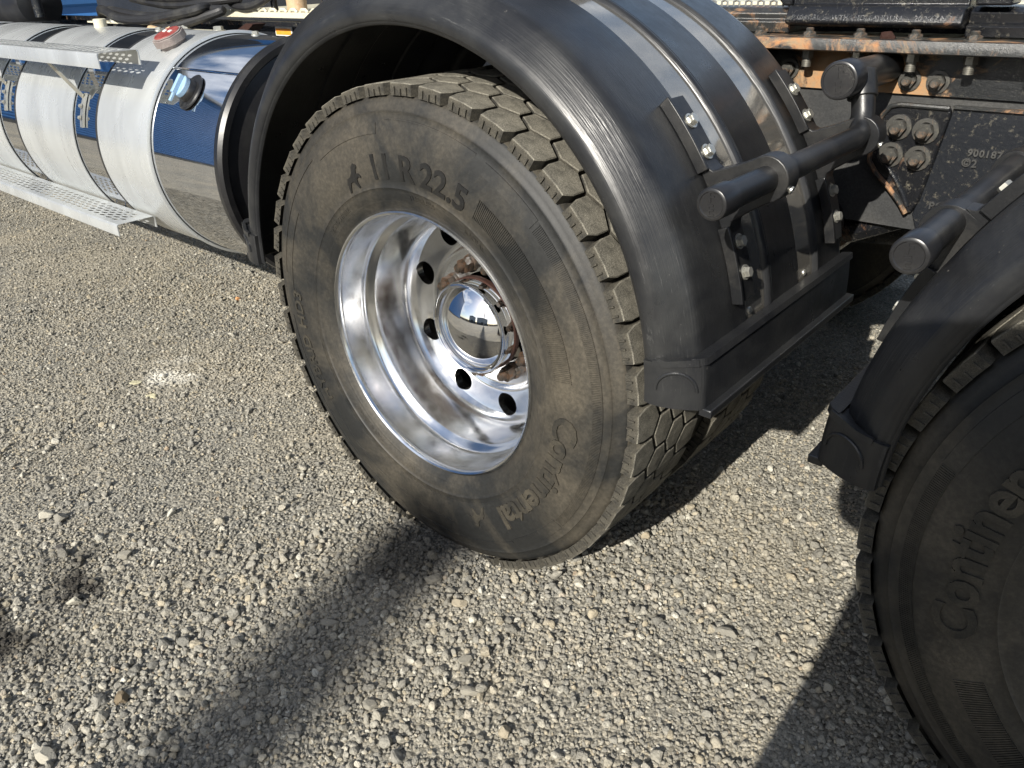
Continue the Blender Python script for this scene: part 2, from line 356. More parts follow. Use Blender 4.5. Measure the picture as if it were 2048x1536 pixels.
def rock(name, sub, seed, cuts=9, flat=(1, 1, 0.7)):
    r = random.Random(seed); bm = bmesh.new(); bmesh.ops.create_icosphere(bm, subdivisions=sub, radius=1.0)
    planes = []
    for _ in range(cuts):
        n = Vector((r.gauss(0, 1), r.gauss(0, 1), r.gauss(0, 1))).normalized(); planes.append((n, r.uniform(0.5, 0.86)))
    for v in bm.verts:
        for n, d in planes:
            e = v.co.dot(n) - d
            if e > 0: v.co -= n * e
        v.co *= 1 + r.gauss(0, 0.02)
        v.co.x *= flat[0]; v.co.y *= flat[1]; v.co.z *= flat[2]
    me = bpy.data.meshes.new(name); bm.to_mesh(me); bm.free()
    return me

srcs = []
for k in range(8):
    me = rock('pebble', 2, 100 + k, 8, (1.0, random.uniform(0.68, 0.95), random.uniform(0.55, 0.85)))
    me.materials.append(M['gravel']); o = bpy.data.objects.new('pebble', me); srcs.append(o)

def scatter(n, x0, x1, y0, y1, dens, smin, smax, power):
    x = rng.uniform(x0, x1, n); y = rng.uniform(y0, y1, n)
    keep = rng.uniform(0, 1, n) < dens(x, y); x, y = x[keep], y[keep]
    u = rng.uniform(0, 1, len(x)); s = smin + (smax - smin) * u ** power
    return x, y, s
def view_ok(x, y, pad=0.45):
    P = np.stack([x, y, np.zeros_like(x)], -1) - np.array(CAM); q = P @ np.array(CR)
    d = np.maximum(-q[:, 2], 1e-3); px = q[:, 0] / d * 1554.9 / 1024; py = q[:, 1] / d * 1554.9 / 768
    return (-q[:, 2] > 0.2) & (np.abs(px) < 1 + pad) & (np.abs(py) < 1 + pad)
def coarse(x, y):   # where stones lie thick: towards the camera and the wheels
    n = 0.5 + 0.5 * np.sin(3.1 * x + 1.9 * y + 1.0) * np.sin(-2.3 * x + 3.7 * y + 0.5)
    near = np.clip(1.45 - (np.hypot(x - 0.55, y + 0.35)) / 1.0, 0, 1)
    side = np.clip(1 - np.hypot((x + 0.6) / 0.35, (y + 0.55) / 0.22), 0, 1)
    p = 0.5 + 0.25 * np.sin(5.3 * x - 2.2 * y + 0.4) + 0.25 * np.sin(2.7 * x + 6.1 * y + 1.7) * np.sin(8.1 * x + 1.1)
    return np.clip((0.08 + 0.80 * near + 0.5 * side + 0.30 * n) * (0.45 + 1.0 * p), 0, 1)
def fines(x, y): return np.where(np.hypot(x - 0.6, y + 0.5) < 3.2, 1.0, 0.55) * (0.62 + 0.38 * np.sin(4.1 * x + 2.2 * y) * np.sin(-2.4 * x + 5.2 * y + 0.8))
XS, YS, SS = [], [], []
for (n, dn, a, b, p) in ((90000, lambda x, y: coarse(x, y) ** 1.5 * 0.55, 0.0055, 0.0120, 2.0), (8000, lambda x, y: coarse(x, y) ** 2 * 0.5, 0.010, 0.018, 2.5),
                         (230000, lambda x, y: 0.30 + 0.55 * coarse(x, y), 0.0032, 0.0062, 1.6)):
    x, y, s = scatter(int(n * 1.25), -2.6, 1.9, -1.4, 1.9, dn, a, b, p); XS.append(x); YS.append(y); SS.append(s)
x, y, s = scatter(380000, -5.2, 1.9, -1.4, 2.6, lambda x, y: fines(x, y) * 0.8, 0.0018, 0.0040, 1.2); XS.append(x); YS.append(y); SS.append(s)
x, y, s = scatter(60000, -5.5, -1.2, -0.7, 2.6, lambda x, y: 0.45 + 0 * x, 0.004, 0.009, 2.0); XS.append(x); YS.append(y); SS.append(s)
xs, ys, ss = map(np.concatenate, (XS, YS, SS)); k = view_ok(xs, ys) & ~((np.abs(xs) < 0.12) & (ys > 0.0) & (ys < 0.62)); xs, ys, ss = xs[k], ys[k], ss[k]
zs = gh(xs, ys) + ss * rng.uniform(0.15, 0.65, len(ss)); nP = len(xs)
pm = bpy.data.meshes.new('gravel'); pm.vertices.add(nP); pm.vertices.foreach_set('co', np.stack([xs, ys, zs], -1).astype(np.float32).ravel())
a = pm.attributes.new('size', 'FLOAT', 'POINT'); a.data.foreach_set('value', ss.astype(np.float32))
a = pm.attributes.new('turn', 'FLOAT_VECTOR', 'POINT')
a.data.foreach_set('vector', np.stack([rng.normal(0, 0.5, nP), rng.normal(0, 0.5, nP), rng.uniform(0, TAU, nP)], -1).astype(np.float32).ravel())
a = pm.attributes.new('pick', 'INT', 'POINT'); a.data.foreach_set('value', rng.integers(0, 8, nP).astype(np.int32))
gravel = obj('gravel', pm, None); gravel['kind'] = 'stuff'
ng = bpy.data.node_groups.new('gravel scatter', 'GeometryNodeTree')
ng.interface.new_socket('Geometry', in_out='INPUT', socket_type='NodeSocketGeometry'); ng.interface.new_socket('Geometry', in_out='OUTPUT', socket_type='NodeSocketGeometry')
gi = ng.nodes.new('NodeGroupInput'); go = ng.nodes.new('NodeGroupOutput'); iop = ng.nodes.new('GeometryNodeInstanceOnPoints'); jn = ng.nodes.new('GeometryNodeJoinGeometry')
for o in srcs[::-1]:
    oi = ng.nodes.new('GeometryNodeObjectInfo'); oi.inputs['Object'].default_value = o; oi.inputs['As Instance'].default_value = True
    ng.links.new(oi.outputs['Geometry'], jn.inputs['Geometry'])
def nattr(nm, t):
    n = ng.nodes.new('GeometryNodeInputNamedAttribute'); n.data_type = t; n.inputs['Name'].default_value = nm; return n.outputs['Attribute']
mtp = ng.nodes.new('GeometryNodeMeshToPoints')
ng.links.new(gi.outputs[0], mtp.inputs['Mesh']); ng.links.new(mtp.outputs['Points'], iop.inputs['Points']); ng.links.new(jn.outputs['Geometry'], iop.inputs['Instance'])
iop.inputs['Pick Instance'].default_value = True
ng.links.new(nattr('pick', 'INT'), iop.inputs['Instance Index'])
ng.links.new(nattr('turn', 'FLOAT_VECTOR'), iop.inputs['Rotation']); ng.links.new(nattr('size', 'FLOAT'), iop.inputs['Scale'])
ng.links.new(iop.outputs['Instances'], go.inputs[0])
gm = gravel.modifiers.new('scatter', 'NODES'); gm.node_group = ng

# ------------------------------------------------------------------ the truck
truck = empty('truck', (0, 0, 0), 'black truck chassis with polished fuel tank, black mudguards and drive wheels', 'truck')
HUB = 0.51
# ---- shared small things
def hexpoly(r, n=6, a0=0.0): return [(r * math.cos(a0 + TAU * k / n), r * math.sin(a0 + TAU * k / n)) for k in range(n)]
def bolt_mesh(r, h, wash=1.35, shank=None, slen=0.0):
    """bolt seen from its head; axis -y, seat at y=0"""
    b = MB()
    b.lathe([(0, 0.0001), (0, r * wash), (-h * 0.22, r * wash), (-h * 0.24, r * 1.0)], 18)
    P = hexpoly(r)
    b.prism(P, -h * 0.22, -h * 0.9); b.prism([(x * 0.86, z * 0.86) for x, z in P], -h * 0.9, -h)
    if shank:
        prof = [(-h, shank)]
        k = 0
        while k * 0.003 < slen:
            prof += [(-h - k * 0.003 - 0.0015, shank), (-h - k * 0.003 - 0.003, shank * 0.88)]; k += 1
        prof += [(-h - slen - 0.002, shank * 0.7), (-h - slen - 0.002, 0.0001)]
        b.lathe(prof, 14)
    return b.mesh('bolt', True, 0.5)
bolt_small = bolt_mesh(0.0095, 0.011); bolt_small.materials.append(M['zinc'])
bolt_big = bolt_mesh(0.0135, 0.017, 1.45, 0.0085, 0.012); bolt_big.materials.append(M['wornbolt'])
bolt_blk = bolt_mesh(0.0135, 0.017, 1.45, 0.0085, 0.012); bolt_blk.materials.append(M['casting'])
def along(d):       # rotation taking -y to direction d
    return Vector((0, -1, 0)).rotation_difference(Vector(d).normalized()).to_euler()

# ---- wheel
SW = [(0.030, 0.291), (0.021, 0.300), (0.0155, 0.312), (0.0135, 0.3165), (0.0125, 0.318), (0.0125, 0.3195), (0.0115, 0.321), (0.0065, 0.338), (0.0055, 0.3435), (0.0035, 0.345), (0.0035, 0.3465), (0.0045, 0.348),
      (0.002, 0.36), (0.000, 0.38), (0.000, 0.40), (0.002, 0.425), (0.006, 0.45), (0.0115, 0.472), (0.0150, 0.482), (0.0145, 0.4835), (0.0145, 0.485), (0.0175, 0.4865), (0.0215, 0.497), (0.0255, 0.505), (0.030, 0.511), (0.040, 0.514)]
swR = np.array([r for y, r in SW]); swY = np.array([y for y, r in SW])
def surf(R): return float(np.interp(R, swR, swY))
prof = SW + [(0.28 - y, r) for y, r in SW[::-1]]
tyre_me = MB().lathe(prof, 220).mesh('tyre', True, 0.9); tyre_me.materials.append(M['sidewall']); tyre_me.materials.append(M['groove'])
vr = [math.hypot(v.co.x, v.co.z) for v in tyre_me.vertices]
for p in tyre_me.polygons:
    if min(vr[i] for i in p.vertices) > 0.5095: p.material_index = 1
NB_ = 44; PITCH = TAU / NB_; pc = 0.534 * PITCH
h = 0.0347; yc1, yc2 = 0.114, 0.166; ysh = 0.062; g2 = 0.0036
def block_mesh(poly, side=None):
    """poly: (s, y) outline, counter-clockwise; raised tread block at angle 0"""
    def ring(sc, R, inset=0.0):
        cs = sum(p[0] for p in poly) / len(poly); cy = sum(p[1] for p in poly) / len(poly); out = []
        for s_, y_ in poly:
            dx, dy = s_ - cs, y_ - cy; L = math.hypot(dx, dy); f = (L - inset) / L * sc
            s2, y2 = cs + dx * f, cy + dy * f; aa = s2 / 0.534
            out.append((R * math.cos(aa), y2, R * math.sin(aa)))
        return out
    n = len(poly); V = ring(1.03, 0.512) + ring(1.0, 0.5325) + ring(1.0, 0.5342, 0.0022)
    cs = sum(p[0] for p in poly) / n; cy = sum(p[1] for p in poly) / n
    V.append((0.5347 * math.cos(cs / 0.534), cy, 0.5347 * math.sin(cs / 0.534)))
    Fc = []
    for l in range(2):
        for i in range(n):
            j = (i + 1) % n; Fc.append((l*n+i, l*n+j, (l+1)*n+j, (l+1)*n+i))
    for i in range(n): Fc.append((2*n+i, 2*n+(i+1) % n, 3*n))
    b = MB(); b.add(V, Fc)
    if side is not None:      # little ribs on the shoulder wall
        for s0, r0, r1 in ((-0.017, 0.514, 0.527), (0.0, 0.512, 0.524), (0.016, 0.514, 0.527)):
            aa = s0 / 0.534; Rm = Matrix.Rotation(-aa, 4, 'Y')
            y0 = 0.0215 if side < 0 else 0.2585
            b.box((r0, y0 - 0.0025, -0.0013), (r1, y0 + 0.0025, 0.0013), Rm)
    me = b.mesh('tread_block', False); me.materials.append(M['tread']); me.materials.append(M['lug'])
    for p in me.polygons:
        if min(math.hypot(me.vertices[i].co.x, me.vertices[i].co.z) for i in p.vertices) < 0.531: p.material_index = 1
    return me
hp = pc / 2 - g2
cen = lambda yc: [(0, yc - h + 0.0035), (hp, yc - h/2 + 0.0022), (hp, yc + h/2 - 0.0022), (0, yc + h - 0.0035), (-hp, yc + h/2 - 0.0022), (-hp, yc - h/2 + 0.0022)]
sh1 = [(-hp * 0.80, 0.0225), (-0.006, 0.0235), (hp * 0.80, 0.0225), (hp, 0.046), (hp, ysh + h/2 - 0.003), (0, ysh + h - 0.004), (-hp, ysh + h/2 - 0.003), (-hp, 0.046)]
sh2 = [(x_, 0.28 - y_) for x_, y_ in sh1[::-1]]
rows = [(block_mesh(sh1, -1), 0.0), (block_mesh(cen(yc1)), 0.5), (block_mesh(cen(yc2)), 0.0), (block_mesh(sh2, 1), 0.5)]

def islands(V, Fc):
    """split lettering into single characters (dots stay with their stems)"""
    par = list(range(len(V)))
    def find(i):
        while par[i] != i: par[i] = par[par[i]]; i = par[i]
        return i
    for f in Fc:
        r0 = find(f[0])
        for i in f[1:]: par[find(i)] = r0
    gr = {}
    for f in Fc: gr.setdefault(find(f[0]), []).append(f)
    out = []
    for fs in gr.values():
        ids = {i for f in fs for i in f}; xs_ = [V[i][0] for i in ids]; lo, hi = min(xs_), max(xs_); hit = None
        for o_ in out:
            if min(hi, o_[1]) - max(lo, o_[0]) > 0.5 * min(hi - lo, o_[1] - o_[0]): hit = o_
        if hit: hit[2].extend(fs); hit[0] = min(lo, hit[0]); hit[1] = max(hi, hit[1])
        else: out.append([lo, hi, list(fs)])
    return [o_[2] for o_ in sorted(out, key=lambda o_: o_[0])]
def submesh(V, fs):
    ids = sorted({i for f in fs for i in f}); mp_ = {i: k for k, i in enumerate(ids)}
    return [V[i] for i in ids], [tuple(mp_[i] for i in f) for f in fs]
def bent(txt, R0, a_start, size, depth=0.0016, weight=0.0, spacing=1.0):
    V, Fc = text_mesh(txt, size, depth, weight, 'LEFT', spacing); out = []
    for x_, y_, z_ in V:
        a_ = a_start - x_ / R0; R_ = R0 + y_
        out.append((R_ * math.cos(a_), surf(R_) - z_ - depth * 0.35, R_ * math.sin(a_)))
    return [submesh(out, fs) for fs in islands(V, Fc)], (out, Fc)
def polar_poly(mb, pts, depth=0.0015):
    """pts (angle deg, R) outline raised on the sidewall"""
    n = len(pts); f = lambda dd: [(R_ * math.cos(math.radians(a_)), surf(R_) - dd, R_ * math.sin(math.radians(a_))) for a_, R_ in pts]
    mb.add(f(depth) + f(-0.001), [tuple(range(n)), tuple(range(2*n-1, n-1, -1))] + [(i, i+n, (i+1) % n + n, (i+1) % n) for i in range(n)])
D2R = math.radians
HORSE = [(0,0),(.10,.02),(.20,.16),(.32,.30),(.50,.30),(.60,.10),(.66,.02),(.74,.04),(.70,.22),(.74,.36),(.86,.40),(.98,.34),(1.0,.40),(.90,.52),(.78,.54),(.82,.68),(.92,.74),(.90,.82),(.76,.90),(.62,.80),(.56,.62),(.40,.50),(.22,.48),(.10,.34),(.08,.18)]
def lettering(w):
    for txt, R0, a0, sz, dp, wt, sp, m_ in (('11 R', 0.364, 103.5, 0.066, 0.0022, 0.0014, 1.0, 'letter'), ('22.5', 0.364, 81.5, 0.066, 0.0022, 0.0014, 1.02, 'letter'),
                                            ('Continental', 0.370, -2.0, 0.075, 0.0042, 0.0020, 0.97, 'brand'), ('HYBRID HD3', 0.400, 214, 0.047, 0.0030, 0.001, 1.05, 'brand')):
        for V, Fc in bent(txt, R0, D2R(a0), sz, dp, wt, sp)[0]: obj('raised_letter', mesh('raised_letter', V, Fc, False), w, m_)
    for a0, r0, m_ in ((116.5, 0.352, 'letter'), (-62.5, 0.366, 'brand')):
        b = MB(); polar_poly(b, [(a0 - p * 8.5, r0 + q * 0.056) for p, q in HORSE], 0.002); b.obj('horse_mark', m_, w, smooth=False)
    b = MB()
    for txt, a_, R_, s_ in (('TUBELESS', 88, 0.3255, 0.016), ('RADIAL', 62, 0.3255, 0.016), ('REGROOVABLE', 140, 0.3255, 0.014), ('DOT', -100, 0.3255, 0.013), ('MADE IN GERMANY', 240, 0.3255, 0.012)):
        b.add(*bent(txt, R_, D2R(a_), s_, 0.0012)[1])
    b.obj('small_print', 'sidewall', w, smooth=False)['kind'] = 'stuff'
def sidewall_bands():
    b = MB()
    def arc(a0, a1, R0, R1, d=0.0014):
        n = max(3, int(abs(a1 - a0) / 1.6)); A = [a0 + (a1 - a0) * k / n for k in range(n + 1)]
        polar_poly_pts = [(a_, R1) for a_ in A] + [(a_, R0) for a_ in A[::-1]]
        V = []; Fc = []
        for a_ in A:
            c, s_ = math.cos(D2R(a_)), math.sin(D2R(a_))
            for R_, dd in ((R0, -0.0008), (R0 + 0.0005, d), (R1 - 0.0005, d), (R1, -0.0008)): V.append((R_ * c, surf(R_) - dd, R_ * s_))
        for k in range(n):
            for i in range(3): Fc.append((k*4+i, k*4+i+1, k*4+i+5, k*4+i+4))
        Fc += [(0, 1, 2, 3), (n*4+3, n*4+2, n*4+1, n*4)]
        b.add(V, Fc)
    def ribs(a0, a1, R0, R1, step):
        a_ = a0
        while a_ > a1:
            c = [math.cos(D2R(a_ + e)) for e in (-step*0.26, step*0.26)]; s_ = [math.sin(D2R(a_ + e)) for e in (-step*0.26, step*0.26)]
            V = []
            for R_ in (R0, R1):
                for e in (0, 1):
                    for dd in (0.0024, -0.0005): V.append((R_ * c[e], surf(R_) - dd, R_ * s_[e]))
            b.add(V, [(0, 2, 6, 4), (0, 4, 5, 1), (2, 3, 7, 6), (0, 1, 3, 2), (4, 6, 7, 5)]); a_ -= step
    arc(63, 46, 0.449, 0.472); arc(45.6, -36, 0.450, 0.470, 0.0006); ribs(45, -36, 0.4505, 0.4695, 0.42); arc(-36.6, -56, 0.448, 0.471)
    arc(-57, -96, 0.4535, 0.458); arc(-104, -176, 0.456, 0.462); arc(124, 98, 0.446, 0.466); arc(95, 66, 0.470, 0.4735); arc(170, 128, 0.462, 0.4665)
    arc(-80, -170, 0.412, 0.4145); arc(-176, -214, 0.43, 0.434); arc(-40, -100, 0.3545, 0.3568); arc(-112, -168, 0.3545, 0.3568)
    ribs(60, 8, 0.372, 0.412, 0.55)
    return b
# polished rim
RIM = [(0.030, 0.2985), (0.0225, 0.2985), (0.0185, 0.2965), (0.0178, 0.2930), (0.0205, 0.2893), (0.026, 0.2868), (0.034, 0.2856), (0.083, 0.2815), (0.094, 0.2800), (0.100, 0.2765), (0.106, 0.2690), (0.112, 0.2640), (0.122, 0.2622),
       (0.188, 0.2600), (0.201, 0.2582), (0.211, 0.2540), (0.219, 0.2480), (0.2265, 0.2420), (0.2290, 0.2340), (0.2295, 0.1920), (0.2280, 0.1860), (0.2285, 0.1790), (0.2320, 0.1735), (0.2355, 0.1690), (0.2370, 0.1630), (0.2370, 0.110),
       (0.252, 0.110), (0.252, 0.150), (0.250, 0.180), (0.247, 0.240), (0.236, 0.262), (0.20, 0.2665), (0.125, 0.2690), (0.115, 0.274), (0.104, 0.286), (0.08, 0.2895), (0.036, 0.2905), (0.031, 0.293)]
rim_b = MB().lathe(RIM, 180, closed=True).mesh('wheel', False)
cut_b = MB(); NH = 9
for k in range(NH):
    aa = D2R(122 + 40 * k); cut_b.tube([(0.2150 * math.cos(aa), 0.17, 0.2150 * math.sin(aa)), (0.2150 * math.cos(aa), 0.30, 0.2150 * math.sin(aa))], 0.0290, 32)
cut_me = cut_b.mesh('cut', False)
ro = bpy.data.objects.new('r', rim_b); co = bpy.data.objects.new('c', cut_me); COL.objects.link(ro); COL.objects.link(co)
bo = ro.modifiers.new('holes', 'BOOLEAN'); bo.operation = 'DIFFERENCE'; bo.solver = 'EXACT'; bo.object = co
dg = bpy.context.evaluated_depsgraph_get(); dg.update()
wheel_me = bpy.data.meshes.new_from_object(ro.evaluated_get(dg)); wheel_me.name = 'wheel'
bpy.data.objects.remove(ro); bpy.data.objects.remove(co)
wheel_me.materials.clear(); wheel_me.materials.append(M['chrome']); wheel_me.shade_smooth(); wheel_me.set_sharp_from_angle(angle=0.5)

def make_wheel():
    w = obj('wheel', wheel_me, truck, None, (0, 0, HUB))
    obj('tyre', tyre_me, w)
    lettering(w)
    sidewall_bands().obj('sidewall_band', 'sidewall', w, smooth=False)['kind'] = 'stuff'
    cap = MB().lathe([*[(0.1570 - (0.152 * math.cos(t_) - 0.152 * math.cos(0.70)), max(0.152 * math.sin(t_), 0.0001)) for t_ in [0.70 * q / 16 for q in range(17)]], (0.1565, 0.0990), (0.1530, 0.1005), (0.1515, 0.1025), (0.1525, 0.1050), (0.1560, 0.1070), (0.161, 0.1080),
                      (0.1985, 0.1080), (0.1985, 0.095), (0.2369, 0.095)], 128).obj('hub_cap', 'cap_chrome', w)
    MB().lathe([(0.190, 0.1085), (0.1915, 0.1106), (0.198, 0.1112), (0.2045, 0.1104), (0.206, 0.1080), (0.206, 0.100), (0.190, 0.100)], 128, closed=True).obj('rust_ring', 'rust', w)
    b = MB(); b.lathe([(0, 0.0001), (0, 0.0215), (-0.005, 0.0205), (-0.008, 0.0175)], 20); b.prism(hexpoly(0.0185), -0.006, -0.029); b.prism(hexpoly(0.0160), -0.029, -0.0315)
    pf = [(-0.031, 0.0105)]
    for k in range(4): pf += [(-0.0335 - k * 0.003, 0.0108), (-0.035 - k * 0.003, 0.0095)]
    b.lathe(pf + [(-0.047, 0.0085), (-0.047, 0.0001)], 16)
    nut_me = b.mesh('wheel_nut', True, 0.5); nut_me.materials.append(M['wheelnut'])
    for k in range(10):
        aa = D2R(116 + 36 * k); o = obj('wheel_nut', nut_me, w, None, (0.133 * math.cos(aa), 0.2372, 0.133 * math.sin(aa))); o.rotation_euler = (0, random.random(), 0)
    for me_, ph in rows:
        for k in range(NB_):
            o = obj('tread_block', me_, w); o.rotation_euler = (0, (k + ph) * PITCH, 0)
    return w
wheel = make_wheel(); wheel['label'] = 'sunlit drive wheel with polished rim and chrome hub cap'
def joined_blocks(rowsel):
    b = MB(); mi = []
    for me_, ph in rowsel:
        V = [v.co.copy() for v in me_.vertices]; Fc = [tuple(p.vertices) for p in me_.polygons]
        for k in range(NB_):
            Rm = Matrix.Rotation((k + ph) * PITCH, 4, 'Y'); b.add([Rm @ v for v in V], Fc); mi += [p.material_index for p in me_.polygons]
    me_ = b.mesh('tread_pattern', False); me_.materials.append(M['tread']); me_.materials.append(M['lug']); me_.polygons.foreach_set('material_index', mi); return me_
full_pat = joined_blocks(rows)
def dual(px, yoff):
    t = obj('inner_tyre', tyre_me, truck, None, (px, yoff, HUB)); p = obj('tread_pattern', full_pat, t); p['kind'] = 'stuff'
    t.rotation_euler = (0, 0.05, 0); return t
dual(0, 0.335)
# second wheel, in the shade
X2 = 1.445
w2 = obj('wheel', wheel_me, truck, None, (X2, 0, HUB)); w2['label'] = 'shaded drive wheel at the right edge'
w2.rotation_euler = (0, D2R(-(360 - 2 - (-162)) % 360), 0)
w2.rotation_euler = (0, D2R(160.5), 0)
for c in kids(wheel):
    nm = c.name.split('.')[0]
    if nm == 'tread_block':
        if c.data in (rows[0][0], rows[1][0]): share(c, w2, c.location)
    else: share(c, w2, c.location)
rest = joined_blocks(rows[2:]); o = obj('tread_pattern', rest, w2); o['kind'] = 'stuff'
dual(X2, 0.335)
for px in (0, X2): dual(px, 1.83); dual(px, 2.165)

# ---- mudguards
CZ = 0.588
GP = [(0.0165, 0.5560), (0.0075, 0.5560), (0.0035, 0.5580), (0.0010, 0.5630), (0.0000, 0.5720), (0.0015, 0.5815), (0.0050, 0.5880), (0.0095, 0.5935), (0.0180, 0.6020), (0.0280, 0.6130), (0.0345, 0.6200), (0.0390, 0.6244), (0.0430, 0.6274), (0.0475, 0.6296), (0.0530, 0.6311), (0.0600, 0.6319), (0.0800, 0.6322), (0.2000, 0.6322),
      (0.2035, 0.6310), (0.2060, 0.6255), (0.2860, 0.6255), (0.2890, 0.6310), (0.2920, 0.6335), (0.2960, 0.6345), (0.3000, 0.6338), (0.3020, 0.6318), (0.3045, 0.6330), (0.3075, 0.6310), (0.4160, 0.6310), (0.4190, 0.6300), (0.4215, 0.6250), (0.4990, 0.6250), (0.5020, 0.6305), (0.5060, 0.6340), (0.5100, 0.6340),
      (0.5125, 0.6315), (0.5150, 0.6325), (0.5180, 0.6305), (0.6250, 0.6300), (0.6360, 0.6280), (0.6420, 0.6220), (0.6435, 0.6100), (0.6435, 0.5500)]
GI = [(y_ + (0.003 if y_ < 0.03 else -0.004 if y_ > 0.63 else 0), r_ - 0.0045) for y_, r_ in GP[::-1]]
GI[0] = (0.6395, 0.550); GI[-1] = (0.0165, 0.5605)
A0, A1 = D2R(0.5), D2R(179.5)
guard_me = MB().lathe(GP + GI, 150, A0, A1, closed=True).mesh('mudguard', True, 0.7); guard_me.materials.append(M['plastic'])
def make_guard():
    g = obj('mudguard', guard_me, truck, None, (0, 0, CZ))
    for y0, y1, r_ in ((0.2068, 0.2852, 0.6265), (0.4223, 0.4982, 0.6260)):
        MB().lathe([(y0, r_), (y1, r_), (y1, r_ - 0.0008), (y0, r_ - 0.0008)], 140, D2R(6.5), D2R(173.5), closed=True).obj('stainless_strip', 'strip', g)
    # end pieces: thicker foot with a raised edge, a half ring and a drip lip
    for s_ in (0, 1):
        mir = Matrix.Scale(-1, 4, (1, 0, 0)) if s_ else Matrix.Identity(4)
        P = [(0.0065, 0.556), (-0.0035, 0.5575), (-0.0060, 0.568), (-0.0050, 0.585), (0.0015, 0.607), (0.0120, 0.627), (0.0200, 0.6400), (0.0270, 0.6470), (0.0340, 0.6495), (0.64, 0.6480), (0.6465, 0.6440), (0.6465, 0.61), (0.642, 0.610), (0.6355, 0.6250), (0.0400, 0.6270), (0.018, 0.6080), (0.008, 0.5900), (0.008, 0.568)]
        pr_, py_ = [r_ for y_, r_ in P[2:9]], [y_ for y_, r_ in P[2:9]]
        b = MB(); b.lathe(P, 10, D2R(0.2), D2R(7.8), closed=True, mat=mir); b.obj('end_piece', 'plastic', g, angle=0.8)
        b = MB(); b.lathe([(0.016, 0.6330), (0.022, 0.6450), (0.032, 0.6530), (0.645, 0.6515), (0.649, 0.6460), (0.645, 0.630), (0.036, 0.632)], 4, D2R(7.2), D2R(8.3), closed=True, mat=mir); b.obj('end_ridge', 'plastic', g, angle=0.8)
        b = MB(); b.lathe([(-0.0085, 0.577), (-0.0060, 0.600), (0.0180, 0.645), (0.024, 0.638), (0.0, 0.595), (-0.003, 0.577)], 4, D2R(7.2), D2R(8.2), closed=True, mat=mir); b.obj('end_ridge', 'plastic', g, angle=0.8)
        b = MB(); pts = []
        for k in range(17):
            t_ = math.pi * k / 16; R_ = 0.610 + 0.030 * math.cos(t_); an = D2R(3.2) + 0.052 * math.sin(t_)
            pts.append(mir @ Vector((R_ * math.cos(an), float(np.interp(R_, pr_, py_)) - 0.001, R_ * math.sin(an))))
        b.tube(pts, 0.0026, 8); b.obj('raised_half_ring', 'plastic', g)
        b = MB(); b.box((0.6400, 0.028, -0.010), (0.6620, 0.650, 0.0045), mir); b.obj('drip_lip', 'plastic', g, bevel=0.002)
        for y_ in (0.2275, 0.4575):
            an = D2R(9.2); p = mir @ Vector((0.6265 * math.cos(an), y_, 0.6265 * math.sin(an)))
            MB().lathe([(0, 0.0065), (-0.0018, 0.0060), (-0.0032, 0.0040), (-0.0036, 0.0001)], 14).obj('rivet', 'zinc', g, p, rot=along(mir @ Vector((math.cos(an), 0, math.sin(an)))))
    return g
guard = make_guard()
def bracket_poly(ac, rc, rt=0.036):
    """outline of a tube bracket on the guard in (x,z) round the guard centre; ac: angle of tube, rc: its distance"""
    ca, sa = math.cos(ac), math.sin(ac); f = lambda t_, r_: (ca * r_ - sa * t_, sa * r_ + ca * t_)
    top = []; R0 = 0.6335; half = 15.4
    n = 18
    up = []; lo = []
    for k in range(n + 1):
        d_ = D2R(-half + 2 * half * k / n); lo.append((R0 * math.cos(ac + d_), R0 * math.sin(ac + d_)))
    out = []
    def at(d_, r_): return (r_ * math.cos(ac + d_), r_ * math.sin(ac + d_))
    e = D2R(half)
    for d_ in (-e, -D2R(11), -D2R(7.2), -D2R(5.2)): out.append(at(d_, R0 + 0.012))
    side = []
    out += [f(-0.050, R0 + 0.013), f(-0.042, R0 + 0.019), f(-0.037, max(R0 + 0.030, rc - 0.04))]
    for k in range(13):
        t_ = math.pi * (-0.08 + 1.16 * k / 12); out.append(f(-rt * math.cos(t_), rc + rt * math.sin(t_)))
    out += [f(0.037, max(R0 + 0.030, rc - 0.04)), f(0.042, R0 + 0.019), f(0.050, R0 + 0.013)]
    for d_ in (D2R(5.2), D2R(7.2), D2R(11), e): out.append(at(d_, R0 + 0.012))
    return lo[::-1] + out if False else out + lo[::-1]
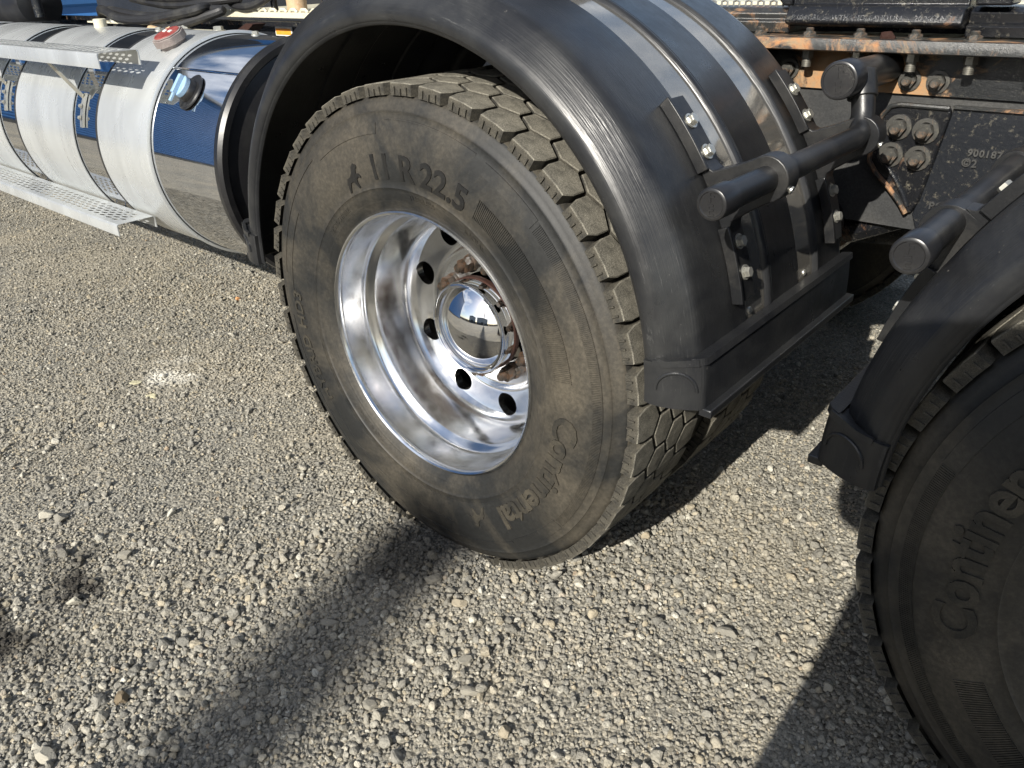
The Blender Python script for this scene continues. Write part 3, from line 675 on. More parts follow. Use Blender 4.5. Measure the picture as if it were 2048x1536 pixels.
def add_tube_mount(g, cx, tx, tz, flip, y_end):
    ac = math.atan2(tz - CZ, tx - cx); rc = math.hypot(tx - cx, tz - CZ)
    for yb in (0.185, 0.577):
        poly = bracket_poly(ac, rc)
        b = MB(); b.prism(poly, yb - 0.020, yb + 0.020)
        br = b.obj('tube_bracket', 'bracket', g, angle=0.5, bevel=0.002)
        for sgn in (-1, 1):   # base strips with turned-up long edge
            a0, a1 = (ac + D2R(4.2), ac + D2R(15.6)) if sgn > 0 else (ac - D2R(15.6), ac - D2R(4.2))
            MB().lathe([(yb - 0.030, 0.6325), (yb - 0.030, 0.652), (yb - 0.024, 0.652), (yb - 0.022, 0.6455), (yb + 0.026, 0.6455), (yb + 0.030, 0.642), (yb + 0.030, 0.6325)], 8, a0, a1, closed=True).obj('bracket_foot', 'bracket', g, angle=0.5, bevel=0.0012)
        for d_ in (11.5, 6.6, -6.9, -11.5):
            an = ac + D2R(d_); o = obj('bolt', bolt_small, g, None, (0.6458 * math.cos(an), yb + 0.002, 0.6458 * math.sin(an))); o.rotation_euler = along((math.cos(an), 0, math.sin(an)))
        for t_ in (0.9, 2.4):   # clamp screw
            sd = Vector((math.cos(ac - 0.9), 0, math.sin(ac - 0.9))) if not flip else Vector((math.cos(ac + 0.9), 0, math.sin(ac + 0.9)))
            if t_ < 1:
                p = Vector((rc * math.cos(ac), yb, rc * math.sin(ac))) + sd * 0.036
                MB().lathe([(0, 0.006), (-0.003, 0.006), (-0.003, 0.0032), (-0.0012, 0.003), (-0.0012, 0.0001)], 14).obj('clamp_screw', 'zinc', g, p, rot=along(sd))
guard['label'] = 'sunlit black mudguard over the first wheel'
tubes = []
TX, TZ = 0.645, 0.928
add_tube_mount(guard, 0.0, TX, TZ, False, 0.56)
GX2 = 1.484
g2o = obj('mudguard', guard_me, truck, None, (GX2, -0.004, CZ - 0.012)); g2o['label'] = 'half shaded black mudguard at the right edge'
for c in kids(guard):
    nm = c.name.split('.')[0]
    if nm in ('tube_bracket', 'bracket_foot', 'bolt', 'clamp_screw'): continue
    share(c, g2o, c.location)
TX2, TZ2 = 0.905, 0.907
add_tube_mount(g2o, GX2, TX2, TZ2, True, 0.7)
def end_cap(x_, y_, z_, r=0.0235, L=0.045):
    c = MB().lathe([(L, r - 0.003), (L, r), (0.004, r), (0.0012, r - 0.0012), (0.0, r - 0.0035), (0.0, r - 0.0055), (0.0012, r - 0.0065), (0.0012, 0.0001)], 40).obj('tube_cap', 'rubber', truck, (x_, y_, z_))
    flat = 0.019 * r / 0.0235
    for k, ch in enumerate('FE'):
        flat_text(ch, flat * 1.15, 0.0012, (0.0, 0.0008, (0.0028 if k == 0 else -0.0155) * r / 0.0235), (1, 0, 0.12), (-0.12, 0, 1), 'raised_letter', 'rubber', c, 0.0003, 'CENTER')
    return c
t1 = MB().tube([(TX, 0.03, TZ), (TX, 0.3, TZ), (TX, 0.535, TZ), (TX - 0.001, 0.558, TZ + 0.006), (TX - 0.004, 0.572, TZ + 0.020), (TX - 0.008, 0.580, TZ + 0.040), (TX - 0.018, 0.590, TZ + 0.075), (TX - 0.028, 0.600, TZ + 0.100)], 0.0205, 24).obj('mudguard_tube', 'bracket', truck)
end_cap(TX, -0.004, TZ)
MB().tube([(0.6045, 0.545, 1.0255), (0.600, 0.83, 1.02)], 0.0300, 28).obj('tube_socket', 'bracket', truck)
MB().tube([(TX - 0.016, 0.588, TZ + 0.062), (TX - 0.031, 0.602, TZ + 0.105)], 0.0265, 24).obj('tube_collar', 'bracket', truck, bevel=0.002)
end_cap(0.6045, 0.520, 1.026, 0.0335, 0.05)
t2 = MB().tube([(TX2, 0.03, TZ2), (TX2, 0.40, TZ2), (TX2, 0.80, TZ2)], 0.0205, 24).obj('mudguard_tube', 'bracket', truck)
end_cap(TX2, -0.004, TZ2)

# ---- chassis, right hand top
YF = 0.80
fr = MB().box((-4.6, YF, 0.972), (3.2, YF + 0.009, 1.066)).obj('frame_rail', 'web', truck)
MB().box((-4.6, YF + 0.0095, 0.70), (3.2, YF + 0.018, 0.969)).obj('inner_plate', 'inner', truck)
MB().prism([(YF - 0.083, 1.0655), (YF - 0.083, 1.0560), (YF - 0.079, 1.0535), (YF + 0.10, 1.0665), (YF + 0.10, 1.0765), (YF - 0.079, 1.0765)], -0.5, 3.2, ax='x').obj('flange_plate', 'flange', truck)
for x_ in (0.336, 0.443, 0.546, 0.650, 0.753, 0.858):
    o = obj('bolt', bolt_big, truck, None, (x_, YF - 0.035, 1.0762)); o.rotation_euler = along((0, 0.0, 1)); o.scale = (1, 0.55, 1)
    b = MB(); b.prism(hexpoly(0.0125), 1.052, 1.036, ax='z'); pf = MB()
    b.v = [(v[0], v[1], v[2]) for v in b.v]
    b.tube([(0, 0, 1.037), (0, 0, 1.018)], 0.0085, 12)
    for k in range(5): b.tube([(0, 0, 1.034 - k * 0.0034), (0, 0, 1.0322 - k * 0.0034)], 0.0097, 12)
    b.obj('hanging_nut', 'nutsteel', truck, (x_ + 0.002, YF - 0.035, 0))
for x_, z_ in ((0.396, 1.008), (0.646, 0.999), (0.699, 0.998)):
    o = obj('bolt', bolt_big, truck, None, (x_, YF, z_)); o.scale = (1.1, 1.1, 1.1)
# sliding rail block with raised letters
yb = YF - 0.028
blk = MB().prism([(yb + 0.018, 1.0935), (yb, 1.099), (yb - 0.004, 1.104), (yb + 0.006, 1.1265), (yb + 0.012, 1.131), (yb + 0.03, 1.1335), (yb + 0.03, 1.160), (YF + 0.14, 1.166), (YF + 0.14, 1.090)], 0.384, 0.724, ax='x').obj('slider_rail_block', 'chassis', truck, bevel=0.003)
for txt, x_ in (('P 0069 AL', 0.398), ('WTM', 0.482), ('HOLLAND', 0.527), ('USA', 0.595), ('20 X67 NSU', 0.640)):
    flat_text(txt, 0.0135, 0.0022, (x_, yb - 0.0022, 1.1072), (1, 0, 0), (0, 0.38, 1), 'raised_letter', 'casting', blk, 0.0002, 'LEFT', 1.05)
MB().prism([(YF + 0.004, 1.0785), (YF, 1.1005), (YF + 0.012, 1.104), (YF + 0.010, 1.116), (YF + 0.024, 1.126), (YF + 0.1, 1.128), (YF + 0.1, 1.0785)], -0.6, 0.383, ax='x').obj('slider_rail', 'flange', truck, bevel=0.002)
MB().prism([(YF + 0.004, 1.0785), (YF, 1.0985), (YF + 0.014, 1.102), (YF + 0.010, 1.121), (YF + 0.024, 1.129), (YF + 0.1, 1.131), (YF + 0.1, 1.0785)], 0.7255, 3.2, ax='x').obj('slider_rail', 'chassis', truck, bevel=0.002)
for k in range(12):      # rack teeth of the slider
    MB().tube([(0.06 + 0.029 * k, YF + 0.030, 1.128), (0.06 + 0.029 * k, YF + 0.030, 1.1375), (0.067 + 0.029 * k, YF + 0.030, 1.1405), (0.074 + 0.029 * k, YF + 0.030, 1.1375), (0.074 + 0.029 * k, YF + 0.030, 1.128)], 0.0026, 6).obj('rack_tooth', 'zinc', truck)
MB().prism([(0.735, 1.1335), (0.735, 1.150), (0.752, 1.156), (0.790, 1.156), (0.796, 1.148), (0.796, 1.1335)], YF - 0.012, YF + 0.06).obj('locking_lug', 'chassis', truck, bevel=0.004)
MB().prism([(0.364, 1.131), (0.352, 1.143), (0.356, 1.158), (0.382, 1.165), (0.383, 1.131)], YF + 0.0, YF + 0.07).obj('locking_lug', 'chassis', truck, bevel=0.004)
MB().box((-0.6, YF + 0.11, 1.10), (3.0, YF + 0.74, 1.134)).obj('deck_plate', 'deck', truck)
r_ = rock('rust_flake', 2, 5, 6, (1.2, 0.5, 0.7)); r_.materials.append(M['rust']); o = obj('rust_flake', r_, truck, None, (0.603, YF - 0.045, 1.081)); o.scale = (0.017, 0.014, 0.018)
# spring hanger with four bolts and casting beside it
HG = [(0.598, 0.852), (0.600, 0.835), (0.618, 0.812), (0.650, 0.785), (0.676, 0.758), (0.692, 0.737), (0.700, 0.738), (0.712, 0.765), (0.722, 0.84), (0.735, 0.942), (0.732, 0.952), (0.640, 0.953), (0.622, 0.948), (0.609, 0.930), (0.603, 0.895)]
hg = MB().prism(HG, YF - 0.006, YF + 0.0095).obj('spring_hanger', 'chassis', truck, bevel=0.004)
b = MB(); pts = [(x_, YF - 0.009, z_) for x_, z_ in HG[10:] + HG[:6]]; b.tube(pts, [0.005] * len(pts), 8); b.obj('hanger_rim', 'flange', hg)
b = MB(); b.tube([(0.628, YF - 0.010, 0.838), (0.655, YF - 0.011, 0.812), (0.678, YF - 0.010, 0.780), (0.692, YF - 0.008, 0.752)], [0.004, 0.005, 0.005, 0.004], 8); b.obj('hanger_rib', 'casting', hg)
for x_, z_ in ((0.645, 0.909), (0.697, 0.906), (0.639, 0.853), (0.693, 0.852)):
    o = obj('bolt', bolt_big, hg, None, (x_, YF - 0.0062, z_)); o.scale = (1.28, 1.25, 1.28)
CS = [(0.7365, 0.951), (0.730, 0.90), (0.716, 0.80), (0.702, 0.735), (0.72, 0.69), (1.40, 0.66), (1.40, 0.951)]
cs = MB().prism(CS, YF + 0.002, YF + 0.0093).obj('axle_casting', 'casting', truck, bevel=0.002)
MB().box((0.737, YF - 0.006, 0.9515), (1.40, YF + 0.0093, 0.957)).obj('casting_edge', 'flange', truck)
for txt, x_, z_, s_ in (('90018742', 0.780, 0.866, 0.0185), ('\u00a92', 0.774, 0.845, 0.021), ('P8', 0.732, 0.752, 0.021)):
    flat_text(txt, s_, 0.007, (x_, YF + 0.0002, z_), (1, 0, 0), (0, 0, 1), 'raised_letter', 'inner', cs, 0.0004, 'LEFT', 1.12)
# underneath
MB().lathe([(0.62, 0.0001), (0.62, 0.07), (0.72, 0.07), (0.73, 0.062), (0.95, 0.062), (1.06, 0.17), (1.38, 0.17), (1.48, 0.062), (1.8, 0.062), (1.8, 0.0001)], 28).obj('axle', 'chassis', truck, (0, 0, HUB))
MB().lathe([(0.62, 0.0001), (0.62, 0.07), (0.72, 0.07), (0.73, 0.062), (0.95, 0.062), (1.06, 0.17), (1.38, 0.17), (1.48, 0.062), (1.8, 0.062), (1.8, 0.0001)], 28).obj('axle', 'chassis', truck, (X2, 0, HUB))
MB().box((-4.6, 1.63, 0.78), (3.2, 1.64, 1.066)).obj('frame_rail', 'chassis', truck)
for x_ in (-2.4, -0.62, 0.72, 2.2): MB().box((x_ - 0.12, YF + 0.019, 0.80), (x_ + 0.12, 1.6295, 1.02)).obj('cross_member', 'chassis', truck)
MB().tube([(0.40, 0.86, 0.50), (0.55, 0.86, 0.66), (0.72, 0.86, 0.74), (0.9, 0.86, 0.66), (1.05, 0.86, 0.50)], 0.035, 10).obj('leaf_spring', 'chassis', truck)
MB().tube([(0.30, 1.22, 0.55), (0.72, 1.22, 0.60), (1.2, 1.22, 0.55)], 0.05, 16).obj('prop_shaft', 'chassis', truck)
MB().lathe([(0.66, 0.0001), (0.66, 0.045), (0.70, 0.06), (0.76, 0.06), (0.79, 0.05)], 24).obj('brake_chamber', 'chassis', truck, (0.52, 0, 0.70))


# ---- fuel tank and steps
TY, TZ_, TR = 0.395, 0.742, 0.328
mX = Matrix(((0, 1, 0, 0), (1, 0, 0, TY), (0, 0, 1, TZ_), (0, 0, 0, 1)))       # lathe axis y -> x ; angle 0 -> +y
tank = MB().lathe([(-4.4, TR), (-2.0, TR), (-0.80, TR), (-0.785, TR - 0.004)], 160, mat=mX).obj('fuel_tank', 'tank', truck)
MB().lathe([(-0.800, TR + 0.001), (-0.800, TR + 0.007), (-0.792, TR + 0.012), (-0.776, TR + 0.012), (-0.766, TR + 0.004), (-0.766, TR - 0.012), (-0.776, TR - 0.018), (-0.786, TR - 0.012)], 128, closed=True, mat=mX).obj('end_ring', 'rubber', tank)
MB().lathe([(-0.784, TR - 0.005), (-0.770, TR - 0.05), (-0.757, 0.2), (-0.75, 0.0001)], 96, mat=mX).obj('tank_end', 'rubber', tank)  # polished metal end; the dark reflection in it is put into the black colour
for x0, x1 in ((-1.484, -1.150), (-2.145, -1.668), (-2.83, -2.325), (-3.6, -3.0)):
    P = [(x0, TR + 0.0025), (x0, TR + 0.0055), (x1 - 0.02, TR + 0.0055), (x1 - 0.012, TR + 0.011), (x1 - 0.003, TR + 0.011), (x1, TR + 0.006), (x1, TR + 0.0025)]
    if x0 < -1.6: P = [(x0, TR + 0.0025), (x0, TR + 0.0055), (x1, TR + 0.0055), (x1, TR + 0.0025)]
    MB().lathe(P, 150, D2R(60), D2R(262), closed=True, mat=mX).obj('step_shield', 'sheet', tank)
    MB().lathe([(x0 - 0.010, TR + 0.001), (x0 - 0.010, TR + 0.007), (x0 - 0.004, TR + 0.0075), (x0 - 0.001, TR + 0.006), (x0 - 0.001, TR + 0.001)], 150, D2R(55), D2R(265), closed=True, mat=mX).obj('rubber_strip', 'hose', tank)
# welded seam and mark on the bare end
b = MB(); pts = []
for k in range(20):
    x_ = -1.15 + 0.355 * k / 19; an = D2R(129); pts.append((x_, TY + (TR + 0.0005) * math.cos(an), TZ_ + (TR + 0.0005) * math.sin(an)))
b.tube(pts, 0.0035, 8); b.obj('weld_seam', 'tank', tank)
def on_tank(x_, deg, r_): return Vector((x_, TY + r_ * math.cos(D2R(deg)), TZ_ + r_ * math.sin(D2R(deg))))
# fuel cap with red disc
dn = Vector((0, math.cos(D2R(113)), math.sin(D2R(113))))
p0 = on_tank(-1.268, 113, TR + 0.004)
cp = []
for k in range(24):
    r0 = 0.058 if k % 3 else 0.0535; cp.append((r0 * math.cos(TAU * k / 24), r0 * math.sin(TAU * k / 24)))
b = MB(); b.lathe([(0.0, 0.0001), (0.0, 0.046), (-0.016, 0.046)], 32); fc_ = b.obj('filler_cap', 'capgrey', tank, p0, rot=along(dn)); fc_.scale = (0.84, 0.80, 0.84)
b.v, b.f = [], []; b.prism(cp, -0.013, -0.040); b.prism([(x_ * 0.92, z_ * 0.92) for x_, z_ in cp], -0.040, -0.045); b.obj('grip_ring', 'capgrey', fc_, bevel=0.0015)
MB().lathe([(-0.0452, 0.047), (-0.0475, 0.045), (-0.048, 0.0001)], 40).obj('red_disc', 'red', fc_)
b = MB(); b.box((-0.030, -0.0505, 0.002), (-0.012, -0.0478, 0.013)); b.box((0.006, -0.0505, 0.002), (0.024, -0.0478, 0.013)); b.obj('print_mark', 'white', fc_)
# pale blue cap on a black rubber neck
dn2 = Vector((-0.10, math.cos(D2R(141)), math.sin(D2R(141)))).normalized(); p1 = on_tank(-0.985, 141, TR - 0.002)
b = MB(); b.lathe([(0.0, 0.0001), (0.0, 0.058), (-0.006, 0.0605), (-0.010, 0.056), (-0.010, 0.038), (-0.030, 0.036), (-0.034, 0.033)], 40); nk = b.obj('filler_neck', 'rubber', tank, p1, rot=along(dn2)); nk.scale = (0.86, 0.68, 0.86)
b = MB(); b.lathe([(-0.034, 0.0001), (-0.034, 0.034), (-0.052, 0.0345), (-0.055, 0.032), (-0.056, 0.0001)], 36); b.box((-0.009, -0.072, -0.031), (0.009, -0.055, 0.031)); b.box((-0.006, -0.066, -0.058), (0.006, -0.056, -0.030)); b.obj('blue_cap', 'blue', nk, bevel=0.0015)
# breather on the tank top
MB().lathe([(0.0, 0.022), (-0.030, 0.022), (-0.032, 0.019), (-0.032, 0.0001)], 20).obj('breather', 'deck', tank, on_tank(-2.0, 92, TR), rot=along((0, 0, 1)))
for x_ in (-1.03, -1.6): obj('bolt', bolt_small, tank, None, on_tank(x_, 90, TR)).rotation_euler = along((0, 0, 1))

def slotted_step(name, x0, x1, y0, y1, z, lip, nrow, pitch, hole, skew=0.0):
    """top sheet with real slots, rolled front and back lips"""
    b = MB(); th = 0.0012; m_ = 0.016; ry = (y1 - y0 - 2 * m_) / nrow; hx, hy = hole
    nx = int((x1 - x0 - 0.06) / pitch); xa = x1 - 0.03 - nx * pitch
    def quad(xa_, xb_, ya_, yb_): b.add([(xa_, ya_, z), (xb_, ya_, z), (xb_, yb_, z), (xa_, yb_, z)], [(0, 1, 2, 3)])
    quad(x0, x1, y0, y0 + m_); quad(x0, x1, y1 - m_, y1)
    for r_ in range(nrow):
        ya_ = y0 + m_ + r_ * ry; off = (r_ % 2) * pitch / 2; s0 = xa + off - pitch / 2
        quad(x0, s0, ya_, ya_ + ry); quad(s0 + (nx - 0) * pitch, x1, ya_, ya_ + ry)
        for k in range(nx):
            cx, cy = s0 + (k + 0.5) * pitch, ya_ + ry / 2
            out = [(cx + pitch/2, cy), (cx + pitch/2, cy + ry/2), (cx, cy + ry/2), (cx - pitch/2, cy + ry/2), (cx - pitch/2, cy), (cx - pitch/2, cy - ry/2), (cx, cy - ry/2), (cx + pitch/2, cy - ry/2)]
            inn = [(cx + hx * math.cos(TAU * q / 8) + skew * hy * math.sin(TAU * q / 8), cy + hy * math.sin(TAU * q / 8)) for q in range(8)]
            V = [(p[0], p[1], z) for p in out] + [(p[0], p[1], z) for p in inn] + [(p[0], p[1], z - th) for p in inn]
            b.add(V, [(q, (q+1) % 8, 8 + (q+1) % 8, 8 + q) for q in range(8)] + [(8 + q, 8 + (q+1) % 8, 16 + (q+1) % 8, 16 + q) for q in range(8)])
    st = mesh(name, b.v, b.f, False); st.materials.append(M['sheet']); o = obj(name, st, tank)
    for (ya_, sg, nm) in ((y0, -1, 'front_lip'), (y1, 1, 'back_lip')):
        lp = MB(); arcp = [(ya_, z + 0.0002), (ya_ + sg * 0.004, z - 0.0012), (ya_ + sg * 0.006, z - 0.005), (ya_ + sg * 0.006, z - lip), (ya_ + sg * 0.003, z - lip), (ya_ + sg * 0.003, z - 0.006), (ya_, z - 0.0035)]
        lp.prism(arcp, x0, x1, ax='x'); lp.obj(nm, 'sheet', o, angle=0.9)
    return o
lower = slotted_step('lower_step', -3.7, -1.335, -0.004, 0.108, 0.557, 0.036, 5, 0.044, (0.0150, 0.0060), 0.8)
upper = slotted_step('upper_step', -3.7, -1.222, 0.022, 0.128, 1.048, 0.040, 4, 0.040, (0.0130, 0.0070), 0.6)
for x_ in (-1.60, -2.25, -3.0):
    b = MB(); b.box((x_ - 0.035, 0.030, 0.514), (x_ - 0.030, 0.165, 0.552)); b.box((x_ + 0.030, 0.030, 0.514), (x_ + 0.035, 0.165, 0.552)); b.obj('step_bracket', 'tank', tank)
    b = MB(); b.box((x_ - 0.14, 0.060, 1.010), (x_ - 0.10, 0.300, 1.016)); b.obj('step_bracket', 'tank', tank)
    p_, q_ = Vector((x_ - 0.12, 0.062, 1.012)), on_tank(x_ + 0.01, 152, TR + 0.010)
    b = MB(); d_ = (q_ - p_); n_ = d_.normalized(); sx = Vector((1, 0, 0)); sx = (sx - n_ * sx.dot(n_)).normalized(); up = n_.cross(sx)
    Rm = Matrix((sx, n_, up)).transposed().to_4x4(); b.box((-0.011, 0, -0.002), (0.011, d_.length, 0.002), Matrix.Translation(p_) @ Rm); b.obj('strut', 'zinc', tank)
    b = MB(); P = [on_tank(x_ + 0.01, a_, TR + 0.009) for a_ in (150, 155, 160, 165, 168)]
    V = []
    for p in P: V += [p + Vector((-0.009, 0, 0)), p + Vector((0.009, 0, 0)), p + Vector((0.009, 0.007, 0)), p + Vector((-0.009, 0.007, 0))]
    Fc = []
    for k in range(4):
        for q in range(4): Fc.append((k*4+q, k*4+(q+1) % 4, (k+1)*4+(q+1) % 4, (k+1)*4+q))
    b.add(V, Fc + [(0, 1, 2, 3), (19, 18, 17, 16)]); b.obj('strut_plate', 'zinc', tank)
    for a_ in (157, 163):
        o = obj('bolt', bolt_small, tank, None, on_tank(x_ + 0.01, a_, TR + 0.012)); o.rotation_euler = along((0, math.cos(D2R(a_)), math.sin(D2R(a_)))); o.scale = (0.6, 0.6, 0.6)

# ---- left hand top: hoses, deck edge, bracket bar, air tank
MB().box((-1.97, 0.79, 1.086), (-0.9, 1.5, 1.104)).obj('catwalk', 'deck', truck)
for k in range(16):
    a_ = -1.93 + k * 0.062
    MB().tube([(a_, 0.80, 1.103), (a_ + 0.012, 0.80, 1.112), (a_ + 0.034, 0.80, 1.112), (a_ + 0.046, 0.80, 1.103)], 0.006, 6).obj('grip_tooth', 'deck', truck)
MB().box((-4.6, 0.76, 1.0605), (-0.45, 0.7995, 1.076)).obj('frame_flange', 'chassis', truck)
MB().box((-4.6, 0.7955, 0.60), (-0.45, 0.7995, 1.060)).obj('frame_side_plate', 'casting', truck)
MB().box((-2.13, 0.585, 1.046), (-1.40, 0.64, 1.054)).obj('bracket_bar', 'deck', truck)
MB().prism([(-1.55, 1.046), (-1.41, 1.054), (-1.36, 1.080), (-1.40, 1.082), (-1.46, 1.062)], 0.60, 0.65).obj('bracket_end', 'rust', truck)
for x_ in (-1.83, -1.60): o = obj('bolt', bolt_small, truck, None, (x_, 0.612, 1.054)); o.rotation_euler = along((0, 0, 1)); o.scale = (1.8, 1.4, 1.8)
MB().box((-2.62, 0.60, 1.066), (-2.05, 0.66, 1.072)).obj('bracket_bar', 'deck', truck)
for x_ in (-2.40, -2.22): o = obj('bolt', bolt_small, truck, None, (x_, 0.62, 1.072)); o.rotation_euler = along((0, 0, 1)); o.scale = (2.0, 2.0, 2.0)
st_ = MB().box((-1.52, 0.788, 0.985), (-1.42, 0.7925, 1.058)).obj('sticker', 'white', truck)
MB().box((-1.515, 0.7865, 1.032), (-1.425, 0.7878, 1.052)).obj('orange_band', 'orange', st_)
def hose(pts, r, m='hose'):
    # smooth the way points
    P = [Vector(p) for p in pts]
    for _ in range(3):
        Q = [P[0]]
        for i in range(len(P) - 1): Q += [P[i] * 0.75 + P[i+1] * 0.25, P[i] * 0.25 + P[i+1] * 0.75]
        P = Q + [P[-1]]
    return MB().tube(P, r, 10).obj('hose', m, truck)
hose([(-2.75, 0.74, 1.00), (-2.62, 0.66, 1.12), (-2.42, 0.60, 1.11), (-2.28, 0.58, 1.085), (-2.05, 0.58, 1.082), (-1.90, 0.60, 1.10), (-1.76, 0.62, 1.115), (-1.74, 0.66, 1.13), (-1.80, 0.72, 1.11)], 0.017)
hose([(-2.72, 0.76, 0.98), (-2.66, 0.68, 1.10), (-2.46, 0.64, 1.115), (-2.26, 0.62, 1.10), (-2.02, 0.62, 1.09), (-1.86, 0.66, 1.11), (-1.66, 0.70, 1.12), (-1.72, 0.66, 1.10), (-1.86, 0.60, 1.065), (-1.93, 0.58, 1.05)], 0.016)
hose([(-2.66, 0.70, 1.02), (-2.55, 0.66, 1.085), (-2.36, 0.64, 1.07), (-2.2, 0.62, 1.06), (-2.02, 0.60, 1.045)], 0.014)
hose([(-2.55, 0.78, 1.15), (-2.3, 0.72, 1.14), (-2.05, 0.70, 1.125), (-1.82, 0.72, 1.14), (-1.7, 0.78, 1.15)], 0.015)
hose([(-2.5, 0.74, 1.17), (-2.2, 0.70, 1.155), (-1.95, 0.70, 1.15), (-1.80, 0.74, 1.17)], 0.013)
hose([(-2.9, 0.78, 1.03), (-2.7, 0.76, 1.04), (-2.5, 0.76, 1.045), (-2.2, 0.77, 1.05)], 0.008)
hose([(-1.86, 0.80, 1.20), (-1.78, 0.78, 1.13), (-1.66, 0.78, 1.115), (-1.54, 0.80, 1.15), (-1.5, 0.82, 1.22)], 0.014)
MB().tube([(-1.95, 0.585, 1.045), (-2.03, 0.58, 1.05)], [0.013, 0.018], 10).obj('brass_fitting', 'brown', truck)
MB().tube([(-1.88, 0.59, 1.055), (-1.94, 0.58, 1.048)], [0.016, 0.014], 10).obj('brass_fitting', 'brown', truck)
MB().tube([(-1.47, 0.86, 1.105), (-1.47, 0.86, 1.32)], 0.036, 20).obj('exhaust_pipe', 'brown', truck)
MB().tube([(-1.32, 0.88, 1.105), (-1.32, 0.88, 1.32)], 0.020, 16).obj('exhaust_pipe', 'casting', truck)
MB().tube([(-1.58, 0.84, 1.105), (-1.58, 0.84, 1.32)], 0.013, 14).obj('exhaust_pipe', 'casting', truck)
at_ = MB().lathe([(-5.0, 0.0001), (-5.0, 0.10), (-4.96, 0.118), (-3.28, 0.118), (-3.23, 0.10), (-3.21, 0.0001)], 40, mat=Matrix(((0, 1, 0, 0), (1, 0, 0, 0.66), (0, 0, 1, 1.135), (0, 0, 0, 1)))).obj('air_tank', 'rubber', truck)
MB().tube([(-3.16, 0.62, 1.08), (-3.16, 0.62, 1.22)], 0.022, 12).obj('hanger_strap', 'casting', truck)
MB().box((-3.25, 0.58, 1.052), (-3.06, 0.66, 1.062)).obj('bracket_bar', 'casting', truck)
MB().box((-4.6, 1.52, 1.0), (-0.35, 1.54, 2.2)).obj('added_backing', 'cab', truck)  # added dark sheet: backdrop behind the deck, darkens what the tank top mirrors

MB().prism([(0.05, 1.15), (0.02, 1.5), (0.02, 3.3), (0.2, 3.7), (2.24, 3.7), (2.42, 3.3), (2.42, 1.15)], -7.2, -4.7, ax='x').obj('cab', 'cab', truck, bevel=0.05)

